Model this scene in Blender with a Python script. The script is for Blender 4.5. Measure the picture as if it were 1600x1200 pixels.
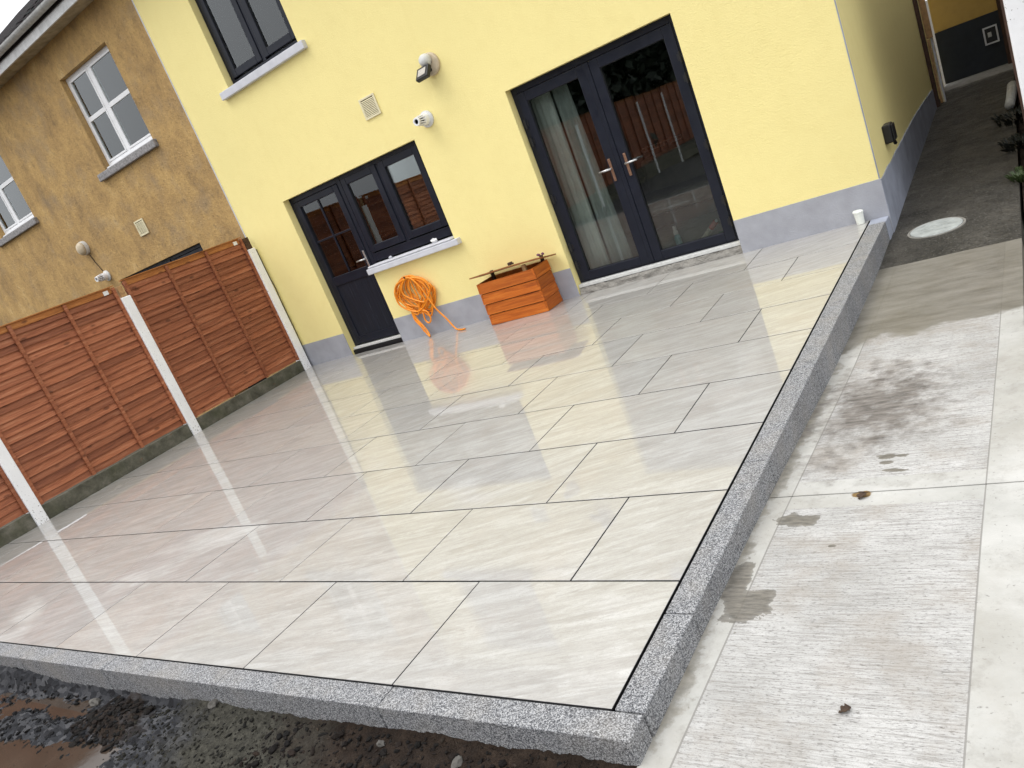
import bpy, bmesh, math, random
import numpy as np
from mathutils import Vector, Matrix, noise as mnoise

S = bpy.context.scene
C = S.collection
for o in list(bpy.data.objects):
    bpy.data.objects.remove(o)
R = math.radians

# ------------------------------------------------------------------ camera
YAW, PIT, ROL = -0.657504906, -0.259860448, -0.386420451
CAM = Vector((1.22346, -1.44335, 1.51028))
f_ = Vector((math.sin(YAW)*math.cos(PIT), math.cos(YAW)*math.cos(PIT), math.sin(PIT)))
r0 = Vector((math.cos(YAW), -math.sin(YAW), 0)); u0 = r0.cross(f_)
r_ = math.cos(ROL)*r0 + math.sin(ROL)*u0
u_ = -math.sin(ROL)*r0 + math.cos(ROL)*u0
cd = bpy.data.cameras.new('camera'); cam = bpy.data.objects.new('camera', cd); C.objects.link(cam)
mw = Matrix((r_, u_, -f_)).transposed().to_4x4(); mw.translation = CAM
cam.matrix_world = mw
cd.sensor_width = 36; cd.sensor_fit = 'HORIZONTAL'; cd.lens = 1206.02*36/1600
cd.clip_start = 0.05; cd.clip_end = 900
S.camera = cam

# ------------------------------------------------------------------ sky, sun, exposure
SUN_EL, SUN_AZ = R(64), R(215)          # azimuth clockwise from +Y
w = bpy.data.worlds.new('World'); S.world = w; w.use_nodes = True
nt = w.node_tree; nt.nodes.clear()
sky = nt.nodes.new('ShaderNodeTexSky'); sky.sky_type = 'NISHITA'; sky.sun_disc = False
sky.sun_elevation = SUN_EL; sky.sun_rotation = SUN_AZ
sky.air_density = 1.0; sky.dust_density = 4.0; sky.ozone_density = 1.0
hs = nt.nodes.new('ShaderNodeHueSaturation'); hs.inputs['Saturation'].default_value = 0.12
mx = nt.nodes.new('ShaderNodeMix'); mx.data_type = 'RGBA'; mx.inputs[0].default_value = 0.8
# overcast cloud: brighter overhead than at the horizon, close to the standard overcast distribution
gc = nt.nodes.new('ShaderNodeTexCoord'); sx = nt.nodes.new('ShaderNodeSeparateXYZ'); nt.links.new(gc.outputs['Generated'], sx.inputs[0])
cl = nt.nodes.new('ShaderNodeMath'); cl.operation = 'MAXIMUM'; nt.links.new(sx.outputs[2], cl.inputs[0]); cl.inputs[1].default_value = 0
ma = nt.nodes.new('ShaderNodeMath'); ma.operation = 'MULTIPLY_ADD'; nt.links.new(cl.outputs[0], ma.inputs[0]); ma.inputs[1].default_value = .56; ma.inputs[2].default_value = .44
cc = nt.nodes.new('ShaderNodeVectorMath'); cc.operation = 'SCALE'; cc.inputs[0].default_value = (12.6, 12.9, 13.3); nt.links.new(ma.outputs[0], cc.inputs['Scale'])
nt.links.new(cc.outputs[0], mx.inputs[7])
bg = nt.nodes.new('ShaderNodeBackground'); bg.inputs['Strength'].default_value = 0.12
wo = nt.nodes.new('ShaderNodeOutputWorld')
nt.links.new(sky.outputs[0], hs.inputs['Color']); nt.links.new(hs.outputs[0], mx.inputs[6])
nt.links.new(mx.outputs[2], bg.inputs['Color']); nt.links.new(bg.outputs[0], wo.inputs['Surface'])
sd = bpy.data.lights.new('sun', 'SUN'); sd.energy = 0.7; sd.angle = R(35); sd.color = (1, .97, .92)
so = bpy.data.objects.new('sun', sd); C.objects.link(so)
dirv = Vector((math.sin(SUN_AZ)*math.cos(SUN_EL), math.cos(SUN_AZ)*math.cos(SUN_EL), math.sin(SUN_EL)))
so.rotation_euler = (-dirv).to_track_quat('-Z', 'Y').to_euler(); so.location = (0, -6, 12)
S.view_settings.view_transform = 'Standard'; S.view_settings.look = 'None'
S.view_settings.gamma = 1; S.view_settings.use_curve_mapping = False
S.view_settings.exposure = 0.68
S.render.engine = 'CYCLES'

# ------------------------------------------------------------------ node helpers
def newmat(name):
    m = bpy.data.materials.new(name); m.use_nodes = True
    n = m.node_tree; b = n.nodes['Principled BSDF']
    return m, n, b
def L(n, a, b):
    if hasattr(a, 'links'): n.links.new(a, b)
    else:
        try: b.default_value = a
        except Exception: b.default_value = (*a, 1) if len(a) == 3 else a
def pos(n): return n.nodes.new('ShaderNodeNewGeometry').outputs['Position']
def objc(n): return n.nodes.new('ShaderNodeTexCoord').outputs['Object']
def rnd(n): return n.nodes.new('ShaderNodeObjectInfo').outputs['Random']
def vmath(n, op, a, b):
    k = n.nodes.new('ShaderNodeVectorMath'); k.operation = op; L(n, a, k.inputs[0]); L(n, b, k.inputs[1]); return k.outputs[0]
def mapg(n, v, scale=(1,1,1), rot=(0,0,0), loc=(0,0,0)):
    k = n.nodes.new('ShaderNodeMapping'); L(n, v, k.inputs[0]); L(n, loc, k.inputs[1]); L(n, rot, k.inputs[2]); L(n, scale, k.inputs[3]); return k.outputs[0]
def noise(n, v, s, d=4, r=.55, dist=0):
    k = n.nodes.new('ShaderNodeTexNoise'); L(n, v, k.inputs['Vector']); k.inputs['Scale'].default_value = s
    k.inputs['Detail'].default_value = d; k.inputs['Roughness'].default_value = r; k.inputs['Distortion'].default_value = dist
    return k.outputs['Fac']
def vor(n, v, s, feat='F1', out='Distance'):
    k = n.nodes.new('ShaderNodeTexVoronoi'); k.feature = feat; L(n, v, k.inputs['Vector']); k.inputs['Scale'].default_value = s; return k.outputs[out]
def ramp(n, f, *st):
    k = n.nodes.new('ShaderNodeValToRGB'); L(n, f, k.inputs[0]); e = k.color_ramp.elements
    while len(e) < len(st): e.new(.5)
    for i, (p, c) in enumerate(st):
        e[i].position = p; e[i].color = (c, c, c, 1) if not hasattr(c, '__len__') else (*c, 1)
    return k.outputs[0]
def mix(n, f, a, b, bl='MIX'):
    k = n.nodes.new('ShaderNodeMix'); k.data_type = 'RGBA'; k.blend_type = bl; k.clamp_factor = True
    L(n, f, k.inputs[0])
    for q, i in ((a, 6), (b, 7)):
        if hasattr(q, 'links'): n.links.new(q, k.inputs[i])
        else: k.inputs[i].default_value = (*q, 1)
    return k.outputs[2]
def mth(n, op, a, b=0.0, c=None):
    k = n.nodes.new('ShaderNodeMath'); k.operation = op; L(n, a, k.inputs[0]); L(n, b, k.inputs[1])
    if c is True: k.use_clamp = True
    elif c is not None: L(n, c, k.inputs[2])
    return k.outputs[0]
def bump(n, b, h, st=.3, dist=.01, prev=None):
    k = n.nodes.new('ShaderNodeBump'); L(n, h, k.inputs['Height']); k.inputs['Strength'].default_value = st; k.inputs['Distance'].default_value = dist
    if prev is not None: n.links.new(prev, k.inputs['Normal'])
    n.links.new(k.outputs[0], b.inputs['Normal']); return k.outputs[0]
def sepx(n, v):
    k = n.nodes.new('ShaderNodeSeparateXYZ'); L(n, v, k.inputs[0]); return k.outputs
def comb(n, x, y, z):
    k = n.nodes.new('ShaderNodeCombineXYZ'); L(n, x, k.inputs[0]); L(n, y, k.inputs[1]); L(n, z, k.inputs[2]); return k.outputs[0]

def simple(name, col, rough=.5, var=.12, vs=8, bs=0, bsc=60, bd=.003, metal=0, spec=.5):
    m, n, b = newmat(name); p = pos(n)
    c2 = tuple(x*(1-var) for x in col); c3 = tuple(min(1, x*(1+var)) for x in col)
    L(n, ramp(n, noise(n, p, vs, 5), (.3, c2), (.7, c3)), b.inputs['Base Color'])
    L(n, ramp(n, noise(n, p, vs*2.3, 3), (.3, max(0, rough-.08)), (.7, min(1, rough+.08))), b.inputs['Roughness'])
    b.inputs['Metallic'].default_value = metal; b.inputs['Specular IOR Level'].default_value = spec
    if bs: bump(n, b, noise(n, p, bsc, 4), bs, bd)
    return m

MAT = {}
# painted roughcast render, yellow
def m_render(name, base, dirt, coarse=150):
    m, n, b = newmat(name); p = pos(n)
    big = noise(n, p, .9, 4); mid = noise(n, p, 9, 4)
    c = mix(n, ramp(n, big, (.35, 0), (.7, .35)), base, tuple(x*.9 for x in base))
    c = mix(n, ramp(n, mid, (.45, 0), (.75, .35)), c, dirt)
    spots = ramp(n, noise(n, p, 55, 2), (.77, 0), (.82, .25))
    c = mix(n, spots, c, tuple(x*.45 for x in base))
    streak = ramp(n, noise(n, mapg(n, p, (9, 9, .7)), 1.0, 4), (.60, 0), (.8, .3))
    c = mix(n, streak, c, dirt)
    L(n, c, b.inputs['Base Color']); b.inputs['Roughness'].default_value = .85; b.inputs['Specular IOR Level'].default_value = .25
    h = mth(n, 'ADD', noise(n, p, coarse, 3, .6), mth(n, 'MULTIPLY', noise(n, p, coarse*.35, 3), .7))
    bump(n, b, h, .65, .007)
    return m
MAT['yellow'] = m_render('yellow_render', (.93, .80, .355), (.86, .725, .305))
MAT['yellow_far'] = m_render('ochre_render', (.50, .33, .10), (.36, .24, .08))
# old ochre roughcast
def m_ochre():
    m, n, b = newmat('weathered_ochre_render'); p = pos(n)
    st = noise(n, mapg(n, p, (2.6, 2.6, 1.9)), 1.0, 10, .74)
    c = ramp(n, st, (.30, (.26, .175, .088)), (.44, (.42, .27, .115)), (.58, (.53, .345, .14)), (.74, (.66, .47, .235)))
    g = ramp(n, noise(n, p, 2.3, 6, .65), (.50, 0), (.74, .7))
    c = mix(n, g, c, (.31, .235, .155))
    c = mix(n, ramp(n, noise(n, mapg(n, p, (11, 11, 7)), 1, 7, .74), (.56, 0), (.72, .6)), c, (.17, .125, .075))
    c = mix(n, ramp(n, noise(n, p, 38, 4, .7), (.54, 0), (.72, .6)), c, (.14, .10, .06))
    c = mix(n, ramp(n, noise(n, p, 26, 3), (.60, 0), (.72, .4)), c, (.60, .42, .20))
    L(n, c, b.inputs['Base Color']); b.inputs['Roughness'].default_value = .9; b.inputs['Specular IOR Level'].default_value = .2
    bump(n, b, mth(n, 'ADD', noise(n, p, 70, 4, .7), noise(n, p, 18, 3)), .8, .012)
    return m
MAT['ochre'] = m_ochre()
MAT['plinth'] = simple('lavender_grey_plinth_paint', (.35, .355, .388), .8, .1, 6, .5, 90, .006)
MAT['plinth_dirty'] = simple('worn_grey_plinth_paint', (.29, .31, .37), .8, .2, 4, .5, 60, .008)
MAT['sill'] = simple('pale_grey_sill_paint', (.57, .575, .615), .6, .08, 9, .25, 60, .004)
MAT['old_sill'] = simple('weathered_stone_sill', (.27, .26, .26), .9, .4, 30, .7, 60, .01)
MAT['anthracite'] = simple('anthracite_upvc', (.0105, .0125, .021), .38, .15, 5, .08, 200, .001, spec=.28)
MAT['panelgrain'] = None
MAT['black'] = simple('black_rubber', (.008, .008, .010), .45, .2, 20)
MAT['white'] = simple('white_upvc', (.80, .80, .81), .35, .05, 9)
MAT['offwhite'] = simple('cream_plastic', (.74, .67, .45), .5, .06, 20)
MAT['greywhite'] = simple('aged_white_plastic', (.62, .62, .60), .45, .12, 30)
MAT['beige'] = simple('beige_plastic', (.52, .43, .30), .5, .15, 30)
MAT['lens'] = simple('floodlight_lens', (.50, .47, .43), .25, .1, 40)
MAT['bronze'] = simple('bronze_handle_plate', (.30, .17, .11), .35, .2, 60, metal=.6)
MAT['steel'] = simple('brushed_steel', (.62, .62, .62), .3, .1, 40, metal=.9)
MAT['rough_conc'] = simple('crumbling_mortar', (.27, .255, .23), .95, .2, 12, .9, 45, .02)
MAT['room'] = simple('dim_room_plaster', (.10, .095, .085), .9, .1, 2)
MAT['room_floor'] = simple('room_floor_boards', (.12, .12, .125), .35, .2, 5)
MAT['sage'] = simple('sage_curtain_cloth', (.86, .88, .83), .9, .08, 9)
MAT['sheer'] = simple('sheer_curtain_cloth', (.50, .54, .51), .9, .1, 9)
MAT['blind'] = simple('pale_roller_blind', (.66, .66, .65), .9, .05, 1.2)
MAT['net'] = simple('blue_grey_net_curtain', (.20, .26, .33), .9, .3, 14)
MAT['sofa'] = simple('beige_sofa_cloth', (.36, .32, .25), .95, .12, 8)
MAT['teal'] = simple('teal_bottle', (.10, .34, .38), .3, .1, 20)
MAT['red'] = simple('red_plastic', (.45, .05, .04), .35, .15, 40)
MAT['tin'] = simple('printed_tube_label', (.50, .46, .36), .5, .3, 60)
MAT['green'] = simple('green_sponge', (.05, .22, .12), .9, .2, 40)
MAT['hose'] = simple('orange_hose', (.83, .27, .012), .32, .12, 14)
MAT['cup'] = simple('white_tub', (.78, .80, .74), .45, .05, 60)
MAT['metalcover'] = simple('galvanised_cover', (.34, .36, .35), .5, .25, 14, .4, 40, .004)
MAT['fascia'] = simple('white_fascia', (.66, .66, .66), .4, .18, 12)
MAT['gutter'] = simple('grey_gutter', (.42, .42, .41), .45, .25, 18)
MAT['soffit'] = simple('stained_soffit', (.36, .30, .20), .8, .3, 9)
MAT['navy'] = simple('navy_plinth_paint', (.006, .010, .018), .6, .25, 5, .3, 60, .004)
MAT['dark_wood'] = simple('dark_stained_timber', (.055, .024, .013), .7, .3, 12, .4, 40, .004)
MAT['pale_wood'] = simple('pale_cut_timber', (.40, .23, .10), .75, .25, 22, .4, 60, .003)
MAT['steps'] = simple('grey_step_concrete', (.20, .19, .17), .85, .25, 9, .6, 40, .01)
MAT['bed'] = simple('dark_grout_bed', (.010, .010, .011), .9, .3, 20, spec=.1)

def m_panelgrain():
    m, n, b = newmat('anthracite_woodgrain'); p = pos(n)
    g = noise(n, mapg(n, p, (60, 60, 2.2)), 1, 5, .7)
    L(n, ramp(n, g, (.40, (.009, .011, .018)), (.62, (.014, .017, .027)), (.76, (.07, .075, .09))), b.inputs['Base Color'])
    b.inputs['Roughness'].default_value = .45; b.inputs['Specular IOR Level'].default_value = .3
    bump(n, b, g, .3, .003)
    return m
MAT['panelgrain'] = m_panelgrain()

def m_glass(name, tint):
    m, n, b = newmat(name); n.nodes.remove(b)
    tr = n.nodes.new('ShaderNodeBsdfTransparent'); tr.inputs[0].default_value = (*tint, 1)
    gl = n.nodes.new('ShaderNodeBsdfGlossy'); gl.inputs['Roughness'].default_value = 0.012
    gl.inputs['Color'].default_value = (.93, .96, .97, 1)
    fr = n.nodes.new('ShaderNodeFresnel'); fr.inputs['IOR'].default_value = 1.5
    k = n.nodes.new('ShaderNodeBump'); L(n, noise(n, pos(n), 1.6, 2), k.inputs['Height']); k.inputs['Strength'].default_value = .02; k.inputs['Distance'].default_value = .008
    n.links.new(k.outputs[0], gl.inputs['Normal'])
    ms = n.nodes.new('ShaderNodeMixShader')
    L(n, mth(n, 'MULTIPLY', fr.outputs[0], 2.2, True), ms.inputs[0])     # two panes of double glazing
    n.links.new(tr.outputs[0], ms.inputs[1]); n.links.new(gl.outputs[0], ms.inputs[2])
    n.links.new(ms.outputs[0], n.nodes['Material Output'].inputs['Surface'])
    return m
MAT['glass'] = m_glass('double_glazing', (.82, .85, .835))

def m_tile():
    m, n, b = newmat('wet_porcelain_tile'); o = objc(n); r = rnd(n)
    off = comb(n, mth(n, 'MULTIPLY', r, 37.0), mth(n, 'MULTIPLY', r, 91.0), mth(n, 'MULTIPLY', r, 13.0))
    v = vmath(n, 'ADD', o, off)
    rot = comb(n, 0.0, 0.0, mth(n, 'MULTIPLY_ADD', r, .30, -.52))
    k = n.nodes.new('ShaderNodeVectorRotate'); k.rotation_type = 'EULER_XYZ'; L(n, v, k.inputs['Vector']); L(n, rot, k.inputs['Rotation'])
    v = k.outputs[0]
    a = noise(n, mapg(n, v, (2.6, 13, 1)), 1, 12, .74, .4)
    c = ramp(n, a, (.32, (.36, .346, .326)), (.46, (.445, .432, .41)), (.58, (.49, .48, .46)), (.74, (.555, .55, .535)))
    a2 = noise(n, mapg(n, v, (9, 70, 1)), 1, 8, .8, .4)
    c = mix(n, ramp(n, a2, (.49, 0), (.68, .62)), c, (.325, .31, .29))
    a3 = noise(n, mapg(n, v, (2.6, 19, 1), loc=(4, 2, 0)), 1, 10, .74, .7)
    c = mix(n, ramp(n, a3, (.53, 0), (.575, .55), (.62, 0)), c, (.62, .62, .61))
    c = mix(n, ramp(n, a3, (.41, 0), (.44, .5), (.47, 0)), c, (.32, .30, .28))
    c = mix(n, ramp(n, noise(n, v, 3.2, 5, .65), (.50, 0), (.74, .28)), c, (.46, .39, .33))
    c = mix(n, ramp(n, noise(n, v, 60, 5, .8), (.48, 0), (.70, .30)), c, (.34, .325, .30))
    c = mix(n, ramp(n, noise(n, v, 230, 2), (.58, 0), (.70, .40)), c, (.27, .255, .235))
    tone = mix(n, r, (.94, .94, .95), (1.04, 1.025, 1.0))
    c = mix(n, 1.0, c, tone, 'MULTIPLY')
    p = pos(n); ys = sepx(n, p)
    wetn = noise(n, mapg(n, p, (1, 1.4, 1)), .75, 4, .55, .4)
    wet = ramp(n, mth(n, 'ADD', wetn, mth(n, 'MULTIPLY', ys[1], .045)), (.37, 0), (.47, 1))
    c = mix(n, mth(n, 'MULTIPLY', wet, .22), c, (.25, .245, .235))
    L(n, c, b.inputs['Base Color'])
    L(n, mix(n, wet, (.50,)*3, (.42,)*3), b.inputs['Roughness'])
    b.inputs['Specular IOR Level'].default_value = .22
    L(n, mth(n, 'MULTIPLY_ADD', wet, .85, .15), b.inputs['Coat Weight'])
    L(n, ramp(n, noise(n, v, 22, 4), (.35, .010), (.7, .040)), b.inputs['Coat Roughness'])
    b.inputs['Coat IOR'].default_value = 1.45
    h = mth(n, 'ADD', noise(n, mapg(n, v, (6, 40, 1)), 1, 5, .65), mth(n, 'MULTIPLY', noise(n, v, 90, 3), .4))
    bump(n, b, h, .22, .002)
    k2 = n.nodes.new('ShaderNodeBump'); L(n, noise(n, v, 9, 3), k2.inputs['Height']); k2.inputs['Strength'].default_value = .035; k2.inputs['Distance'].default_value = .004
    n.links.new(k2.outputs[0], b.inputs['Coat Normal'])
    return m
MAT['tile'] = m_tile()

def m_granite():
    m, n, b = newmat('bush_hammered_granite'); p = pos(n)
    v = vor(n, p, 300, 'F1', 'Color'); k = n.nodes.new('ShaderNodeSeparateColor'); n.links.new(v, k.inputs[0])
    c = ramp(n, k.outputs[0], (.08, (.035, .037, .042)), (.30, (.11, .112, .12)), (.55, (.25, .255, .265)), (.88, (.45, .45, .455)))
    c = mix(n, ramp(n, noise(n, p, 420, 2), (.52, 0), (.62, .7)), c, (.05, .05, .06))
    c = mix(n, ramp(n, noise(n, p, 5, 4), (.45, 0), (.75, .35)), c, (.30, .27, .23))
    L(n, c, b.inputs['Base Color']); b.inputs['Roughness'].default_value = .7
    bump(n, b, noise(n, p, 260, 3), .6, .004)
    return m
MAT['granite'] = m_granite()

def ell(n, p, cx, cy, rx, ry, wob=.5):
    """soft blot of the given place and size, its rim broken up by noise"""
    kk = n.nodes.new('ShaderNodeTexNoise'); L(n, p, kk.inputs['Vector']); kk.inputs['Scale'].default_value = 7; kk.inputs['Detail'].default_value = 4
    wv = vmath(n, 'MULTIPLY', vmath(n, 'SUBTRACT', kk.outputs['Color'], (.5, .5, .5)), (1.1*rx+.02, 1.6*ry+.02, 0))
    s = sepx(n, vmath(n, 'ADD', p, wv))
    dx = mth(n, 'DIVIDE', mth(n, 'SUBTRACT', s[0], cx), rx); dy = mth(n, 'DIVIDE', mth(n, 'SUBTRACT', s[1], cy), ry)
    d = mth(n, 'SQRT', mth(n, 'ADD', mth(n, 'MULTIPLY', dx, dx), mth(n, 'MULTIPLY', dy, dy)))
    return mth(n, 'SUBTRACT', d, mth(n, 'MULTIPLY', mth(n, 'SUBTRACT', noise(n, p, 16, 5, .6), .5), wob*2.6))
def m_path():
    m, n, b = newmat('broom_finished_concrete'); p = pos(n); s = sepx(n, p)
    u = mth(n, 'SUBTRACT', s[0], mth(n, 'MULTIPLY', s[1], .0135))
    broom = noise(n, mapg(n, p, (7, 120, 1)), 1, 5, .7)
    pit = noise(n, mapg(n, p, (30, 130, 1)), 1, 3, .7)
    c0 = ramp(n, noise(n, p, 2.1, 6, .6), (.3, (.36, .352, .335)), (.7, (.55, .54, .525)))
    c = mix(n, ramp(n, broom, (.46, 0), (.64, .75)), c0, (.24, .228, .21))
    c = mix(n, ramp(n, pit, (.63, 0), (.71, .85)), c, (.10, .095, .09))
    c = mix(n, ramp(n, noise(n, mapg(n, p, (60, 200, 1)), 1, 3, .7), (.54, 0), (.66, .75)), c, (.15, .14, .13))
    c = mix(n, ramp(n, noise(n, p, 330, 2, .7), (.52, 0), (.68, .4)), c, (.20, .19, .18))
    grime = ramp(n, noise(n, p, 3.3, 6, .65), (.48, 0), (.7, .65))
    c = mix(n, grime, c, (.27, .235, .195))
    # trowelled margins
    def band(a, lo, hi):
        return mth(n, 'MULTIPLY', mth(n, 'GREATER_THAN', a, lo), mth(n, 'LESS_THAN', a, hi))
    sm = mth(n, 'MAXIMUM', mth(n, 'MAXIMUM', mth(n, 'LESS_THAN', u, .190), mth(n, 'GREATER_THAN', u, .868)), band(s[1], 1.205, 1.425))
    csm = ramp(n, noise(n, p, 3.2, 6, .65), (.3, (.36, .355, .33)), (.7, (.50, .49, .465)))
    csm = mix(n, ramp(n, noise(n, p, 70, 3), (.65, 0), (.72, .6)), csm, (.14, .13, .12))
    csm = mix(n, ramp(n, noise(n, p, 1.3, 6, .7), (.42, 0), (.66, .65)), csm, (.31, .29, .25))
    csm = mix(n, ramp(n, noise(n, p, 9, 6, .75), (.52, 0), (.68, .5)), csm, (.25, .235, .21))
    c = mix(n, sm, c, csm)
    edge = mth(n, 'MAXIMUM', band(u, .186, .192), band(u, .866, .871))
    c = mix(n, mth(n, 'MULTIPLY', edge, .75), c, (.20, .19, .175))
    # damp at the foot of the kerb
    dn = mth(n, 'ADD', mth(n, 'MULTIPLY', noise(n, p, 2.6, 3), 1.7), mth(n, 'MULTIPLY', noise(n, p, 15, 6, .7), .7))
    damp0 = ramp(n, mth(n, 'ADD', mth(n, 'MULTIPLY', mth(n, 'SUBTRACT', u, .10), 5.0), mth(n, 'SUBTRACT', dn, .45)), (.58, .9), (.80, .55), (.90, 0))
    c = mix(n, damp0, c, ramp(n, noise(n, p, 24, 4), (.35, (.13, .115, .088)), (.65, (.25, .225, .18))))
    # wet blots and the damp sheet towards the old slab
    wets = [(.27, 1.12, .085, .045), (.22, .60, .085, .10), (.15, .72, .045, .14), (.52, 1.60, .038, .024), (.585, 1.60, .028, .016), (.565, 1.475, .055, .016), (.53, 1.545, .028, .015), (.43, .93, .015, .008)]
    acc = None
    for cx, cy, rx, ry in wets:
        e = ramp(n, ell(n, p, cx, cy, rx, ry, .75), (.70, 1), (.98, .75), (1.08, 0))
        acc = e if acc is None else mth(n, 'MAXIMUM', acc, e)
    c = mix(n, mth(n, 'MULTIPLY', acc, .9), c, ramp(n, noise(n, mapg(n, p, (20, 80, 1)), 1, 4), (.35, (.085, .078, .066)), (.65, (.19, .172, .145))))
    soft = ramp(n, ell(n, p, .42, 2.15, .38, .62, .8), (.25, .95), (1.05, 0))
    c = mix(n, soft, c, ramp(n, noise(n, mapg(n, p, (9, 40, 1)), 1, 6, .7), (.35, (.085, .075, .066)), (.7, (.25, .225, .20))))
    line = mth(n, 'ADD', s[1], mth(n, 'ADD', mth(n, 'MULTIPLY', s[0], -.25), mth(n, 'MULTIPLY', mth(n, 'SUBTRACT', noise(n, p, 4.5, 5), .5), .45)))
    sheet = ramp(n, mth(n, 'SUBTRACT', line, 2.55), (.44, 0), (.50, 1))
    sheet = mth(n, 'MULTIPLY', sheet, mth(n, 'LESS_THAN', s[1], 30.0))
    c = mix(n, mth(n, 'MULTIPLY', sheet, .88), c, ramp(n, noise(n, mapg(n, p, (3, 9, 1)), 1, 7, .7), (.35, (.105, .094, .072)), (.7, (.225, .208, .178))))
    rust = ramp(n, ell(n, p, .47, 1.30, .045, .03, .45), (.8, 1), (.95, 0))
    c = mix(n, rust, c, (.19, .12, .045))
    L(n, c, b.inputs['Base Color'])
    wetall = mth(n, 'MAXIMUM', acc, sheet)
    L(n, mix(n, wetall, (.85,)*3, (.42,)*3), b.inputs['Roughness'])
    b.inputs['Specular IOR Level'].default_value = .35
    h = mth(n, 'MULTIPLY', broom, mth(n, 'SUBTRACT', 1.15, sm))
    bump(n, b, mth(n, 'ADD', h, mth(n, 'MULTIPLY', noise(n, p, 130, 3), .35)), .55, .004)
    return m
MAT['path'] = m_path()
def m_oldpath():
    m, n, b = newmat('old_wet_concrete'); p = pos(n)
    c = ramp(n, noise(n, p, 3, 6, .65), (.3, (.042, .039, .033)), (.55, (.085, .078, .066)), (.8, (.16, .147, .125)))
    c = mix(n, ramp(n, noise(n, mapg(n, p, (5, 30, 1)), 1, 5, .7), (.55, 0), (.7, .6)), c, (.13, .12, .10))
    c = mix(n, ramp(n, noise(n, p, 85, 3), (.60, 0), (.70, .85)), c, (.30, .29, .26))
    c = mix(n, ramp(n, noise(n, p, 40, 4, .7), (.50, 0), (.66, .7)), c, (.018, .016, .013))
    L(n, c, b.inputs['Base Color']); L(n, ramp(n, noise(n, p, 5, 3), (.4, .5), (.7, .85)), b.inputs['Roughness'])
    b.inputs['Specular IOR Level'].default_value = .25
    bump(n, b, mth(n, 'ADD', noise(n, mapg(n, p, (14, 45, 1)), 1, 4, .7), noise(n, p, 60, 4, .7)), 1.0, .03)
    return m
MAT['oldpath'] = m_oldpath()

def m_wood(name, dark, mid, light, rough=.62, kn=(.10, .030, .012)):
    m, n, b = newmat(name); o = objc(n); r = rnd(n)
    v = vmath(n, 'ADD', o, comb(n, mth(n, 'MULTIPLY', r, 23.0), mth(n, 'MULTIPLY', r, 61.0), mth(n, 'MULTIPLY', r, 47.0)))
    g = noise(n, mapg(n, v, (12, 2.0, 34)), 1, 6, .65, .9)
    c = ramp(n, g, (.30, dark), (.50, mid), (.72, light))
    kk = n.nodes.new('ShaderNodeTexVoronoi'); L(n, mapg(n, v, (1, 3.6, 7.5)), kk.inputs['Vector']); kk.inputs['Scale'].default_value = 1
    c = mix(n, ramp(n, kk.outputs['Distance'], (.08, .75), (.16, 0)), c, kn)
    fine = noise(n, mapg(n, v, (30, 5, 160)), 1, 4, .7)
    c = mix(n, ramp(n, fine, (.5, 0), (.75, .45)), c, dark)
    tone = mix(n, r, (.74, .70, .68), (1.18, 1.16, 1.12))
    c = mix(n, 1.0, c, tone, 'MULTIPLY')
    L(n, c, b.inputs['Base Color']); b.inputs['Roughness'].default_value = rough; b.inputs['Specular IOR Level'].default_value = .35
    bump(n, b, mth(n, 'ADD', g, fine), .45, .004)
    return m
MAT['fence'] = m_wood('brown_stained_softwood', (.185, .058, .028), (.31, .104, .047), (.43, .185, .10))
MAT['fence_top'] = m_wood('amber_stained_rail', (.20, .070, .018), (.36, .135, .035), (.44, .20, .07))
MAT['box'] = m_wood('orange_stained_boards', (.26, .055, .006), (.46, .115, .012), (.56, .175, .025), .5, (.14, .03, .006))

def m_post():
    m, n, b = newmat('chipped_white_masonry_paint'); p = pos(n); z = sepx(n, p)[2]
    low = ramp(n, z, (.0, .07), (.22, 0))
    f = ramp(n, mth(n, 'ADD', noise(n, p, 60, 3, .6), low), (.655, 0), (.685, 1))
    c = mix(n, f, ramp(n, noise(n, p, 5, 4), (.3, (.80, .80, .81)), (.7, (.88, .88, .89))), (.16, .15, .13))
    L(n, c, b.inputs['Base Color']); b.inputs['Roughness'].default_value = .6
    bump(n, b, noise(n, p, 45, 4), .3, .004)
    return m
MAT['post'] = m_post()
def m_board():
    m, n, b = newmat('mossy_concrete_board'); p = pos(n)
    c = ramp(n, noise(n, p, 7, 6, .7), (.3, (.045, .043, .03)), (.5, (.10, .095, .07)), (.75, (.19, .175, .14)))
    c = mix(n, ramp(n, noise(n, p, 3.1, 4), (.5, 0), (.7, .6)), c, (.055, .060, .026))
    c = mix(n, ramp(n, noise(n, p, 12, 3), (.68, 0), (.75, .5)), c, (.15, .07, .03))
    L(n, c, b.inputs['Base Color']); b.inputs['Roughness'].default_value = .9
    bump(n, b, noise(n, p, 40, 5, .7), .7, .01); return m
MAT['board'] = m_board()

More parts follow.
